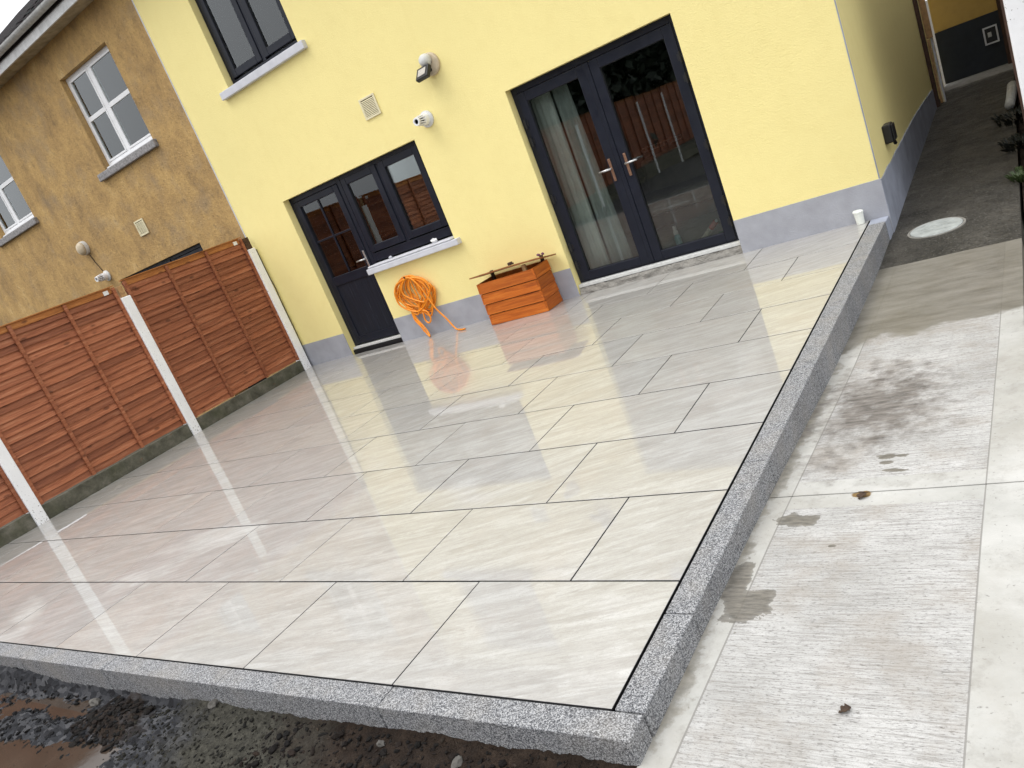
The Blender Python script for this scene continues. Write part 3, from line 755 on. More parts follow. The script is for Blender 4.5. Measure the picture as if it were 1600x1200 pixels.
# courses of tiles where they can be told apart
sl = R(34); tl, tw = .36, .30
bmv = bmesh.new(); prof = []
for s_ in (0, 1):
    row = []
    for k in range(7):
        u = k/6; row.append(bmv.verts.new((-tw/2 + tw*u, s_*tl*1.12, .022 + .014*math.sin(u*2*math.pi) - .012*s_)))
    prof.append(row)
low = [bmv.verts.new((v.co.x, v.co.y, v.co.z-.028)) for v in prof[0]]
for k in range(6):
    bmv.faces.new((prof[0][k], prof[0][k+1], prof[1][k+1], prof[1][k])); bmv.faces.new((low[k], low[k+1], prof[0][k+1], prof[0][k]))
rt = mesh(bmv, MAT['roof'])
zb = 5.42
for i in range(14):
    for k in range(14):
        o = bpy.data.objects.new('roof_tile', rt)
        d = -.03 + i*tl; x = -7.5 - tw*(k+.5) + rng.uniform(-.006, .006)
        o.location = Vector((x, YW-.30 + d*math.cos(sl), zb + d*math.sin(sl) + .012)) - ORG[rf]
        o.rotation_euler = (sl + R(rng.uniform(-1.2, 1.2)), R(rng.uniform(-1, 1)), 0); link(o, rf)
bm = bmesh.new(); yr, zr = 9.55, zb + math.tan(sl)*(9.55-YW+.30)
for k in range(14):
    x = -7.5 - k*.31; tube(bm, [(x, yr, zr-.02), (x-.30, yr, zr-.02)], [.125, .11], 10)
part('ridge_tiles', bm, 'roof', old)

# ------------------------------------------------------------------ things on the walls
def air_vent(x, z, label, w_=.235, h_=.225, m='offwhite'):
    t = thing('air_vent', (x, YW, z), label, 'vent', 'square wall vents')
    part('frame', frame_bm(x-w_/2, x+w_/2, z-h_/2, z+h_/2, .022, YW-.016, YW-.001), m, t, .004)
    part('backing', B((x-w_/2+.02, x+w_/2-.02, YW-.004, YW-.0008, z-h_/2+.02, z+h_/2-.02)), 'black', t)
    n_ = 11
    for k in range(n_):
        zz = z-h_/2+.026 + (h_-.052)*(k+.5)/n_
        bm = bmesh.new(); x0, x1 = x-w_/2+.021, x+w_/2-.021
        v = [bm.verts.new(c) for c in ((x0,YW-.015,zz-.007),(x1,YW-.015,zz-.007),(x1,YW-.005,zz+.005),(x0,YW-.005,zz+.005),(x0,YW-.013,zz-.009),(x1,YW-.013,zz-.009),(x1,YW-.0045,zz+.002),(x0,YW-.0045,zz+.002))]
        for f in ((0,1,2,3),(7,6,5,4),(0,4,5,1),(2,6,7,3),(1,5,6,2),(3,7,4,0)): bm.faces.new([v[i] for i in f])
        part('slat', bm, m, t)
air_vent(-4.497, 2.615, 'square cream air vent on the yellow wall above the kitchen window')
air_vent(-9.36, 2.63, 'square cream air vent on the ochre wall above the fence')

t = thing('security_light', (-3.545, YW, 2.70), 'black floodlight with white sensor dome on round base, yellow wall', 'wall light')
bm = bmesh.new(); lathe(bm, (-3.545, YW-.001, 2.70), (0, -1, 0), [(0, .112), (.022, .112), (.034, .098), (.036, .02)], 32); part('base', bm, 'beige', t, smooth=False)
bm = bmesh.new(); lathe(bm, (-3.555, YW-.03, 2.745), (-.1, -1, .1), [(0, .062), (.03, .066), (.06, .058), (.085, .038), (.094, .012)], 24); part('sensor_dome', bm, 'greywhite', t, smooth=True)
bm = bmesh.new(); tube(bm, [(-3.55, YW-.03, 2.65), (-3.575, YW-.10, 2.635)], .018, 10); part('bracket', bm, 'black', t)
bm = B((-.088, .088, -.024, .024, -.066, .066)); mr = Matrix.Translation((-3.58, YW-.135, 2.635)) @ Matrix.Rotation(R(-8), 4, 'Z') @ Matrix.Rotation(R(-38), 4, 'X')
bmesh.ops.transform(bm, matrix=mr, verts=bm.verts); hd = part('lamp_head', bm, 'black', t, .008)
bm = B((-.056, .056, -.0285, -.0245, -.038, .038)); bmesh.ops.transform(bm, matrix=mr, verts=bm.verts); part('lens', bm, 'lens', hd)

def flue(x, z, label, name='boiler_flue'):
    t = thing(name, (x, YW, z), label, 'flue', 'boiler flue terminals')
    bm = bmesh.new(); lathe(bm, (x, YW-.001, z), (0, -1, 0), [(0, .085), (.016, .085), (.022, .07), (.03, .058)], 28); part('flange', bm, 'greywhite', t)
    bm = bmesh.new(); lathe(bm, (x, YW-.02, z), (0, -1, 0), [(0, .057), (.07, .057), (.08, .050)], 24); part('collar', bm, 'white', t, smooth=False)
    bm = bmesh.new(); lathe(bm, (x, YW-.08, z), (0, -1, 0), [(0, .032), (.10, .024)], 16); part('inner_pipe', bm, 'black', t)
    for k in range(12):
        a = 2*math.pi*k/12; bm = bmesh.new()
        ca, sa = math.cos(a), math.sin(a)
        tube(bm, [(x+.052*ca, YW-.09, z+.052*sa), (x+.047*ca, YW-.14, z+.047*sa), (x+.037*ca, YW-.185, z+.037*sa)], .0062, 6)
        part('cage_bar', bm, 'white', t)
    bm = bmesh.new(); lathe(bm, (x, YW-.183, z), (0, -1, 0), [(0, .043), (.016, .041), (.016, .026), (.0, .026)], 24); part('tip_ring', bm, 'white', t)
flue(-3.845, 2.245, 'white slotted boiler flue on the yellow wall below the floodlight')
flue(-10.80, 2.24, 'white boiler flue sticking out of the ochre wall above the fence')
t = thing('globe_light', (-11.0, YW, 2.76), 'round white bulkhead lamp on the ochre wall', 'wall light')
bm = bmesh.new(); lathe(bm, (-11.0, YW, 2.76), (0, -1, 0), [(0, .11), (.05, .11), (.055, .10)], 28); part('base', bm, 'greywhite', t)
bm = bmesh.new(); lathe(bm, (-11.0, YW-.05, 2.76), (0, -1, 0), [(0, .104), (.03, .10), (.055, .08), (.07, .045), (.075, .01)], 28); part('diffuser', bm, 'beige', t, smooth=True)
bm = bmesh.new(); tube(bm, [(-10.97, YW-.008, 2.64), (-10.93, YW-.007, 2.5), (-10.85, YW-.008, 2.33)], .006, 6)
part('cable', bm, 'bark', t)
# outside socket on the passage wall
t = thing('outdoor_socket', (XR, 6.28, .52), 'black weatherproof socket box low on the passage wall', 'socket')
part('box', B((XR+.0005, XR+.07, 6.18, 6.36, .46, .62)), 'black', t, .012)
part('cover', B((XR+.071, XR+.085, 6.19, 6.35, .47, .61)), 'black', t, .01)
bm = bmesh.new(); tube(bm, [(XR+.05, 6.33, .47), (XR+.055, 6.36, .43), (XR+.05, 6.41, .42)], .016, 8); part('plug', bm, 'black', t)

# ------------------------------------------------------------------ left fence
FX = -7.20
def slat_mesh(length, seed):
    rg = random.Random(seed); bm = bmesh.new(); N = 18; A = []
    ph = rg.uniform(0, 9)
    for i in range(N+1):
        y = -length/2 + length*i/N
        lo = -.006 + .007*mnoise.noise(Vector((y*3.3+seed*7.7, ph, 0))) + .004*mnoise.noise(Vector((y*11+seed*3, ph, 5)))
        bow = .003*mnoise.noise(Vector((y*2, seed*1.3, 9)))
        A.append([bm.verts.new((-.008+bow, y, .097)), bm.verts.new((-.016+bow, y, .097)), bm.verts.new((.007+bow, y, lo)), bm.verts.new((.017+bow, y, lo))])
    for i in range(N):
        for k in range(4): bm.faces.new((A[i][k], A[i][(k+1) % 4], A[i+1][(k+1) % 4], A[i+1][k]))
    bm.faces.new(A[0][::-1]); bm.faces.new(A[-1]); bmesh.ops.recalc_face_normals(bm, faces=bm.faces)
    return mesh(bm, MAT['fence'])
PL = 1.80
slats = [slat_mesh(PL-.012, s) for s in range(7)]
bat_me = mesh(B((.004, .026, -.016, .016, 0, 1.70)), MAT['fence'])
posts_y = [5.38, 3.487, 1.573, -.342, -2.26, -4.18, -6.10, -8.02, -9.94, -11.86, -13.78, -15.70, -17.62]
fence = thing('garden_fence', (FX-.055, 2.0, 0), 'brown lap panel fence with white concrete posts along the left of the patio', 'fence')
for i, py in enumerate(posts_y):
    part('fence_post', B((FX-.115, FX, py-.060, py+.060, -.30, 1.745)), 'post', fence, .010)
for i in range(len(posts_y)-1):
    ya, yb = posts_y[i+1]+.062, posts_y[i]-.062
    zb_ = .165; top = [1.93, 1.905, 1.92][i % 3]; yc = (ya+yb)/2; Lw = yb-ya
    t = part('fence_panel', B((FX-.068, FX-.046, ya+.035, yb-.035, top-.075, top-.012), (FX-.090, FX-.024, ya, yb, top-.010, top)), 'fence_top', fence)
    base = Vector((FX-.06, yc, zb_)) - ORG[fence]
    ns = 23; pitch = (top-.06-zb_)/ns
    for k in range(ns):
        o = bpy.data.objects.new('slat', slats[(k*3+i*2) % 7]); o.location = base + Vector((0, rng.uniform(-.004, .004), k*pitch + rng.uniform(-.005, .005) + .006))
        o.scale = (1, Lw/PL, 1); o.rotation_euler = (R(rng.uniform(-.15, .15)), 0, 0); link(o, t)
    for yy in (ya+.018, ya+Lw/3, ya+2*Lw/3, yb-.018):
        o = bpy.data.objects.new('batten', bat_me); o.location = base + Vector((.016, yy-yc, 0)); o.scale = (1, 1.1, (top-zb_-.02)/1.70); link(o, t)
    if i < 3:
        tg = part('price_tag', B((FX-.0455, FX-.044, yb-.135, yb-.075, top-.075, top-.03), (FX-.0439, FX-.0436, yb-.115, yb-.10, top-.062, top-.045)), 'white', t)
    part('gravel_board', B((FX-.075, FX-.018, posts_y[i+1]+.061, posts_y[i]-.061, -.30, .150)), 'board', fence, .006)
bm = bmesh.new(); tube(bm, [(-7.248, YW-.016, .02), (-7.242, YW-.008, .5), (-7.245, YW-.008, .95), (-7.232, YW-.008, 1.16), (-7.25, YW-.008, 1.32), (-7.25, YW-.008, 1.72)], .006, 6)
solo('wall_line', bm, 'black', (-7.245, YW-.006, .02), 'thin black line on the yellow wall beside the last fence post', 'cable')  # thin black tube up the wall next to the post
solo('timber_block', B((FX-.098, FX-.026, 3.455, 3.515, 1.747, 1.875)), 'pale_wood', (FX-.06, 3.487, 1.747), 'pale timber offcut on top of the middle white post', 'timber', bev=.003)
solo('timber_block', B((FX-.098, FX-.026, 5.335, 5.425, 1.747, 1.90)), 'dark_wood', (FX-.06, 5.38, 1.747), 'dark timber offcut on top of the post beside the house', 'timber', bev=.003)

# ------------------------------------------------------------------ planter box by the french door
t = thing('planter_box', (-3.43, 5.3, 0), 'orange stained wooden box with warped lid standing against the yellow wall', 'wooden box')
X0, X1, Y0, Y1 = -3.80, -3.055, 5.135, 5.465
hb_ = .1185
for k in range(4):
    za = k*hb_ + .004
    for side in range(3):
        bm = bmesh.new()
        lo, hi = .0035, .0
        if side == 0:
            q = [(X0-.004, Y0-lo, za), (X1+.004, Y0-lo, za), (X1+.004, Y0+.006-hi, za+hb_-.009), (X0-.004, Y0+.006-hi, za+hb_-.009)]; nrm = Vector((0, .016, 0))
        elif side == 1:
            q = [(X1+lo, Y0, za), (X1+lo, Y1, za), (X1-.006+hi, Y1, za+hb_-.006), (X1-.006+hi, Y0, za+hb_-.006)]; nrm = Vector((-.016, 0, 0))
        else:
            q = [(X0-lo, Y1, za), (X0-lo, Y0, za), (X0+.006, Y0, za+hb_-.006), (X0+.006, Y1, za+hb_-.006)]; nrm = Vector((.016, 0, 0))
        f1 = [bm.verts.new(c) for c in q]; f2 = [bm.verts.new(Vector(c)+nrm) for c in q]
        bm.faces.new(f1); bm.faces.new(f2[::-1])
        for i in range(4): bm.faces.new((f1[i], f2[i], f2[(i+1) % 4], f1[(i+1) % 4]))
        bmesh.ops.recalc_face_normals(bm, faces=bm.faces)
        # length of the board runs along local Y of the wood pattern: swap through object rotation
        cen = sum((Vector(c) for c in q), Vector())/4
        bmesh.ops.translate(bm, verts=bm.verts, vec=-cen)
        if side == 0: bmesh.ops.rotate(bm, verts=bm.verts, cent=(0,0,0), matrix=Matrix.Rotation(R(90), 3, 'Z'))
        o = bpy.data.objects.new('board', mesh(bm, MAT['box'])); o.location = cen - ORG[t]
        if side == 0: o.rotation_euler = (0, 0, R(-90))
        link(o, t)
part('back_board', B((X0+.02, X1-.02, Y1-.02, Y1, .01, .47)), 'box', t)
part('inner_shade_block', B((X0+.03, X1-.03, Y0+.03, Y1-.03, .02, .40)), 'black', t)  # solid black fill painted as the shade inside the box
for xx in (X0+.03, X1-.05):
    part('corner_batten', B((xx, xx+.03, Y1-.055, Y1-.025, .30, .535)), 'dark_wood', t)
part('lid_support', B((X1-.16, X1-.12, Y0+.06, Y0+.09, .38, .525)), 'pale_wood', t)
bm = bmesh.new(); bmesh.ops.create_grid(bm, x_segments=16, y_segments=4, size=.5)
for v in bm.verts:
    a, c = v.co.x+.5, v.co.y+.5
    v.co = Vector((X0-.07 + a*(X1-X0+.19), Y0+.02 + c*(Y1-Y0-.02), (.562 - .052*c) + .008*math.sin(a*3.1) - .008*a + .005*mnoise.noise(Vector((a*6, c*2, 1)))))
ld = part('lid', bm, 'fence_top', t); ld.modifiers.new('thick', 'SOLIDIFY').thickness = .014
def lump(bm, c, r, sd, sq=(1, 1, 1), sub=2, rough=.35):
    q = bmesh.ops.create_icosphere(bm, subdivisions=sub, radius=1)
    for v in q['verts']:
        k = 1 + rough*mnoise.noise(v.co*1.7 + Vector((sd*3.1, sd, 0)))
        v.co = Vector((v.co.x*r*sq[0]*k, v.co.y*r*sq[1]*k, v.co.z*r*sq[2]*k)) + Vector(c)
bm = bmesh.new(); [lump(bm, (-3.03+dx, 5.30+dy, .560), .018, i, (1, 1, .8), 1) for i, (dx, dy) in enumerate(((0, 0), (.035, .02), (-.03, .03)))]
solo('dried_flowers', bm, simple('plum_petals', (.14, .05, .09), .8, .4, 40), (-3.03, 5.30, .545), 'small plum coloured scraps on the right end of the box lid', 'debris')
bm = B((-3.42, -3.375, 5.27, 5.31, .550, .580), (-3.375, -3.355, 5.28, 5.30, .550, .568)); solo('dark_clip', bm, 'dark_wood', (-3.4, 5.29, .556), 'small dark block on the middle of the box lid', 'debris', bev=.004)

# ------------------------------------------------------------------ hose coil on the wall
t = thing('garden_hose', (-4.93, 5.45, .5), 'bright orange hose coiled on a hook below the kitchen window', 'hose')
rg = random.Random(5)
HX, HZ = -4.94, .745
def curve(pts, n=14):
    pts = [Vector(p) for p in pts]; out = []
    ext = [pts[0]*2-pts[1]] + pts + [pts[-1]*2-pts[-2]]
    for i in range(1, len(ext)-2):
        p0, p1, p2, p3 = ext[i-1:i+3]
        for k in range(n):
            u = k/n
            out.append(.5*((2*p1) + (p2-p0)*u + (2*p0-5*p1+4*p2-p3)*u*u + (-p0+3*p1-3*p2+p3)*u**3))
    out.append(pts[-1]); return out
ctrl = []
WLR = [(.27, .26), (.10, .24), (.24, .05), (.20, .28), (.04, .16), (.28, .12), (.14, .27), (.25, .20), (.02, .22), (.21, .03), (.26, .25), (.12, .12)]
for k, (wl, wr) in enumerate(WLR):
    h = rg.uniform(.34, .50)
    yy = 5.465 - .0052*k; sk = rg.uniform(-.10, .10)
    ctrl += [(HX+rg.uniform(-.02, .05), yy-.004, HZ+rg.uniform(-.014, .016)), (HX+wr*.8+.02, yy, HZ-h*rg.uniform(.15, .3)), (HX+wr+.02, yy-.004, HZ-h*rg.uniform(.5, .68)), (HX+.03+sk, yy-.003, HZ-h+rg.uniform(-.03, .03)), (HX-wl, yy, HZ-h*rg.uniform(.45, .65)), (HX-wl*.8, yy-.003, HZ-h*rg.uniform(.12, .28))]
ctrl += [(HX+.05, 5.40, HZ), (HX+.17, 5.40, HZ-.16), (HX+.25, 5.40, HZ-.42), (HX+.36, 5.385, .16), (HX+.47, 5.34, .03), (HX+.58, 5.285, .012), (-4.285, 5.27, .012)]
bm = bmesh.new(); tube(bm, curve(ctrl, 10), .0105, 8); part('coil', bm, 'hose', t, smooth=True)
bm = bmesh.new(); tube(bm, curve([(HX-.12, 5.43, .36), (HX-.10, 5.42, .25), (HX-.03, 5.40, .14), (HX+.03, 5.37, .05), (-4.885, 5.335, .012)], 10), .0105, 8)
tube(bm, curve([(HX-.10, 5.425, .38), (HX-.11, 5.415, .27), (HX-.07, 5.405, .16), (HX-.05, 5.40, .075)], 10), .0105, 8)
tube(bm, curve([(HX-.13, 5.42, .36), (HX-.125, 5.41, .24), (HX-.055, 5.395, .13), (HX-.01, 5.38, .05), (-4.90, 5.35, .016)], 10), .0105, 8); part('loose_end', bm, 'hose', t, smooth=True)
bm = bmesh.new(); tube(bm, curve([(HX+.05, 5.40, .30), (HX+.04, 5.395, .21), (HX+.08, 5.39, .165), (HX+.13, 5.39, .20), (HX+.12, 5.40, .29), (HX+.06, 5.40, .33)], 10), .0105, 8); part('small_loop', bm, 'hose', t, smooth=True)
bm = bmesh.new(); tube(bm, [(HX, 5.489, HZ+.012), (HX, 5.40, HZ-.002), (HX, 5.385, HZ+.025)], .010, 8); part('hook', bm, 'black', t)

# ------------------------------------------------------------------ small things
t = thing('plastic_tub', (-.06, 5.425, 0), 'small white plastic tub with lid by the plinth near the house corner', 'tub')
bm = bmesh.new(); lathe(bm, (-.06, 5.425, .0015), (0, 0, 1), [(0, .029), (.002, .031), (.098, .038), (.098, .034)], 24); part('body', bm, 'cup', t, smooth=False)
bm = bmesh.new(); lathe(bm, (-.062, 5.425, .098), (.10, -.02, 1), [(0, .041), (.012, .041), (.016, .036)], 24); part('lid', bm, 'cup', t)
bm = bmesh.new(); tube(bm, [(-.092, 5.415, .112), (-.088, 5.412, .122), (-.076, 5.41, .122), (-.072, 5.41, .113)], .003, 6); part('lid_tab', bm, 'cup', t)
bm = bmesh.new(); lump(bm, (-4.375, YW-.02, 1.043), .034, 3, (1.3, .8, .75), 2, .5); solo('crumpled_tissue', bm, 'white', (-4.375, YW-.02, 1.014), 'white crumpled tissue on the kitchen window sill', 'tissue')
bm = bmesh.new(); lump(bm, (-5.12, YW+.02, 1.028), .022, 5, (1.2, .8, .7), 2, .5); solo('filler_lump', bm, 'sill', (-5.12, YW+.02, 1.012), 'small pale lump near the middle of the kitchen sill', 'debris')
# inspection cover
t = thing('inspection_cover', (.475, 5.30, pz(5.3)), 'round pale metal inspection cover in the dark passage floor', 'drain cover')
zc = pz(5.3) + .006
bm = bmesh.new(); lathe(bm, (.475, 5.30, zc-.02), (0, -.052, 1), [(0, .185), (.026, .185), (.029, .181)], 40); part('lid', bm, 'metalcover', t)
bm = bmesh.new(); lathe(bm, (.475, 5.30, zc-.03), (0, -.052, 1), [(0, .205), (.034, .205), (.034, .188), (0, .188)], 40); part('rim', bm, 'steps', t)
for k in range(3):
    bx_ = B((.475-.11, .475+.11, 5.22+k*.08, 5.226+k*.08, zc+.0085+.052*(.08-k*.08)*-1-.004, zc+.0105+.052*(k*.08-.08)))
    part('rib', bx_, 'metalcover', t)
def leaf(loc, r, rot, lab, m='dryleaf'):
    bm = bmesh.new(); N = 9; top = []; 
    for i in range(N):
        a = i/(N-1); wdt = math.sin(a*math.pi)**.8*.42*(1+.4*math.sin(i*2.3)); top.append((a-.5, wdt))
    L_ = [bm.verts.new((x*r, w_*r, .14*r*math.sin(x*5)+.12*w_*r)) for x, w_ in top]; Mi = [bm.verts.new((x*r, 0, .05*r*math.cos(x*4))) for x, w_ in top]; R_ = [bm.verts.new((x*r, -w_*r*.9, .16*r*w_*3)) for x, w_ in top]
    for i in range(N-1):
        bm.faces.new((L_[i], Mi[i], Mi[i+1], L_[i+1])); bm.faces.new((Mi[i], R_[i], R_[i+1], Mi[i+1]))
    o = bpy.data.objects.new('dead_leaf', mesh(bm, MAT[m])); o.location = loc; o.rotation_euler = (0, 0, rot); link(o)
    o.modifiers.new('thick', 'SOLIDIFY').thickness = .0012
    tag(o, lab, 'leaf', 'dead leaves on the path')
leaf((.592, .165, pz(.165)+.006), .035, .6, 'small dark dead leaf alone on the near concrete slab')
leaf((.482, 1.27, pz(1.27)+.007), .045, 1.2, 'dead leaf on the rust stain by the path joint')

# ------------------------------------------------------------------ inside the living room
def curtain(name, x0a, x1a, x0b, x1b, y, m, lab, folds, amp):
    bm = bmesh.new(); N = 60; M_ = 10; rows = []
    for j in range(M_+1):
        t_ = j/M_; rows.append([bm.verts.new(((x0a+(x1a-x0a)*i/N)*t_ + (x0b+(x1b-x0b)*i/N)*(1-t_), y + amp*math.sin(i/N*folds*2*math.pi)*(1-.3*t_), .115 + t_*2.15)) for i in range(N+1)])
    for j in range(M_):
        for i in range(N): bm.faces.new((rows[j][i], rows[j][i+1], rows[j+1][i+1], rows[j+1][i]))
    o = solo(name, bm, m, ((x0b+x1b)/2, y, .11), lab, 'curtain', smooth=True); o.modifiers.new('thick', 'SOLIDIFY').thickness = .003
curtain('curtain', -2.79, -2.56, -2.83, -2.56, 5.81, 'sage', 'pale sage curtain gathered behind the left patio door leaf', 4, .022)
curtain('sheer_curtain', -2.55, -2.38, -2.55, -2.30, 5.84, 'sheer', 'grey green sheer curtain beside the sage curtain', 3, .016)
t = thing('spray_bottle', (-1.79, 5.86, .10), 'teal plastic bottle with white cap behind the right patio door pane', 'bottle')
bm = bmesh.new(); lathe(bm, (-1.79, 5.86, .10), (0, 0, 1), [(0, .030), (.01, .034), (.14, .034), (.165, .022), (.175, .013)], 20); part('body', bm, 'teal', t, smooth=False)
bm = bmesh.new(); lathe(bm, (-1.79, 5.86, .275), (0, 0, 1), [(0, .024), (.03, .024), (.045, .014), (.05, .020), (.085, .018)], 16); part('cap', bm, 'greywhite', t)
t = thing('sealant_tube', (-1.46, 5.86, .11), 'cream tube with red end leaning inside the right patio door', 'tube')
def lean(a, c, pr, nm, m):
    bm = bmesh.new(); a = Vector(a); c = Vector(c); lathe(bm, a, (c-a), pr, 16); part(nm, bm, m, t)
lean((-1.56, 5.86, .14), (-1.37, 5.88, .29), [(0, .026), (.15, .026)], 'body', 'tin'); lean((-1.445, 5.872, .231), (-1.37, 5.88, .29), [(0, .0275), (.085, .0275)], 'red_end', 'red')
lean((-1.38, 5.879, .283), (-1.30, 5.887, .345), [(0, .016), (.02, .012)], 'nozzle', 'white')
solo('sponge', B((-1.40, -1.26, 5.83, 5.92, .101, .17)), 'green', (-1.33, 5.87, .101), 'green sponge beside the tube inside the patio door', 'sponge', bev=.01)
bm = bmesh.new(); tube(bm, [(-1.72, 5.84, .115), (-1.50, 5.87, .185)], .008, 8); solo('wooden_stick', bm, 'pale_wood', (-1.61, 5.85, .115), 'thin wooden stick lying by the teal bottle', 'stick')
t = thing('sofa', (-2.3, 8.2, .10), 'pale beige sofa dimly seen through the patio door', 'sofa')
part('seat', B((-3.0, -1.35, 7.5, 8.3, .28, .50)), 'sofa', t, .06); part('backrest', B((-3.0, -1.35, 8.3, 8.55, .28, .92)), 'sofa', t, .08)
part('arm', B((-3.2, -3.01, 7.5, 8.55, .14, .70)), 'sofa', t, .06); part('arm', B((-1.34, -1.15, 7.5, 8.55, .14, .70)), 'sofa', t, .06)
part('base', B((-2.99, -1.36, 7.55, 8.5, .12, .275)), 'dark_wood', t)
t = thing('wall_bracket', (-3.0, 9.38, .9), 'pair of perforated metal rails on the back wall of the living room', 'bracket')
for (xa, xb, zz) in ((-3.34, -2.72, .975), (-3.2, -2.76, .82)):
    bm = bmesh.new(); n_ = 9; st = (xb-xa)/n_
    bx(bm, xa, xb, 9.36, 9.372, zz+.018, zz+.032); bx(bm, xa, xb, 9.36, 9.372, zz-.032, zz-.018)
    for k in range(n_+1): bx(bm, xa+k*st-.015, xa+k*st+.015, 9.361, 9.371, zz-.0178, zz+.0178)
    part('rail', bm, 'steel', t)

# blinds behind the dark upstairs window
for a, c, lab in ((UW[0]+.012, -5.785, 'left'), (-5.765, UW[1]-.012, 'right')):
    bm = bmesh.new(); rows = []
    for i in range(13):
        x = a+(c-a)*i/12; rows.append((bm.verts.new((x, 5.70, 3.52)), bm.verts.new((x, 5.70, 4.86))))
    for i in range(12): bm.faces.new((rows[i][0], rows[i+1][0], rows[i+1][1], rows[i][1]))
    o = solo('roller_blind', bm, 'blind', ((a+c)/2, 5.70, 3.52), 'pale grey blind behind the %s pane of the dark upstairs window' % lab, 'blind', 'blinds behind the dark upstairs window')
    o.modifiers.new('thick', 'SOLIDIFY').thickness = .004

# ------------------------------------------------------------------ far end of the passage
fb = thing('end_building', (.4, 13.5, .1), 'ochre and navy wall closing the far end of the side passage', 'building')
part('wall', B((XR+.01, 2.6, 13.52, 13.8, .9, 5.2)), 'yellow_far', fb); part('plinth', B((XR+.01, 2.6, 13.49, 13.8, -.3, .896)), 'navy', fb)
part('grille_frame', frame_bm(.775, .965, .455, .715, .022, 13.46, 13.489), 'sill', fb); part('grille', B((.798, .942, 13.475, 13.488, .478, .692)), 'black', fb)
part('grille_plate', B((.83, .88, 13.468, 13.4745, .56, .63)), 'gutter', fb)
part('step', B((XR+.01, 1.08, 12.51, 13.488, -.3, .095)), 'steps', fb, .01)
gt = thing('side_gate', (XR, 11.4, .05), 'weathered timber gate standing open against the passage wall', 'gate')
part('gate_post', B((XR+.002, XR+.05, 11.27, 11.36, -.05, 2.2)), 'dark_wood', gt, .004)
part('board', B((XR+.055, XR+.13, 11.42, 11.47, .95, 2.2)), 'pale_wood', gt, .003)
part('board', B((XR+.058, XR+.085, 11.37, 11.418, .07, .94)), 'pale_wood', gt, .003)
part('stile', B((XR+.09, XR+.118, 11.475, 11.52, .055, .99)), 'sill', gt, .003)
bm = bmesh.new(); tube(bm, [(XR+.10, 11.40, .07), (XR+.075, 11.40, .50)], .011, 8); part('bolt', bm, 'offwhite', gt)
# right hand boundary: dark wall added to shade the passage, white post, weeds
rf_ = thing('passage_shade_wall', (1.6, 9.6, 0), 'dark brown boundary wall added to shade the right of the passage', 'building')
part('wall', B((1.14, 2.6, 6.3, 13.5, -.3, 2.9)), 'dark_wood', rf_)
part('end_post', B((1.015, 1.10, 13.30, 13.40, .0, 2.4)), 'dark_wood', rf_)
bm = bmesh.new()
o = solo('gate_pillar', B((1.190, 1.294, 2.55, 2.65, -.30, 1.95)), 'post', (1.24, 2.6, 0), 'white post cut off by the right edge of the photo', 'fence post', bev=.008)
solo('gate_pillar', B((1.302, 1.40, 2.56, 2.66, -.30, 1.95)), 'post', (1.35, 2.6, 0), 'second white post just outside the right edge', 'fence post', bev=.008)
def weed(loc, nleaf, h, m, lab, sd, rad=.12):
    rg = random.Random(sd); t = thing('weed_clump', loc, lab, 'weeds', 'weeds along the passage edge'); bm = bmesh.new()
    for k in range(nleaf):
        a = rg.uniform(0, 6.283); rr = rad*rg.random()**.5; b0 = Vector(loc)+Vector((rr*math.cos(a)*.5, rr*math.sin(a), 0)); ln = h*rg.uniform(.4, 1); d = Vector((math.cos(a)*.6, math.sin(a), rg.uniform(.5, 1.6))).normalized()
        sdv = d.cross(Vector((0, 0, 1))).normalized()*rg.uniform(.006, .016)
        p1 = b0+d*ln*.6; p2 = b0+d*ln+Vector((0, 0, -.25*ln))
        v = [bm.verts.new(q) for q in (b0-sdv*.4, b0+sdv*.4, p1+sdv, p2, p1-sdv)]; bm.faces.new(v)
    part('leaves', bm, m, t)
weed((1.075, 6.15, pz(6.15)+.0), 120, .12, 'weed', 'green weed tuft at the right edge of the dark passage', 1, .18)
weed((1.10, 7.4, pz(7.4)), 150, .13, 'darkweed', 'dark weeds behind the green tuft along the passage edge', 2, .35)
weed((1.10, 8.8, pz(8.8)), 160, .13, 'darkweed', 'dark weeds at the far right of the passage', 3, .5)
bm = bmesh.new(); tube(bm, [(1.01, 9.3, .04), (1.03, 9.75, .06), (1.06, 10.15, .14)], [.05, .055, .06], 12); solo('drain_pipe', bm, 'gutter', (1.03, 9.7, .02), 'short grey pipe lying at the far right of the passage', 'pipe', smooth=True)
solo('soil_verge', B((1.05, 1.6, 5.2, 13.3, -.42, -.17)), 'soil', (1.3, 8.5, -.4), kind='structure')

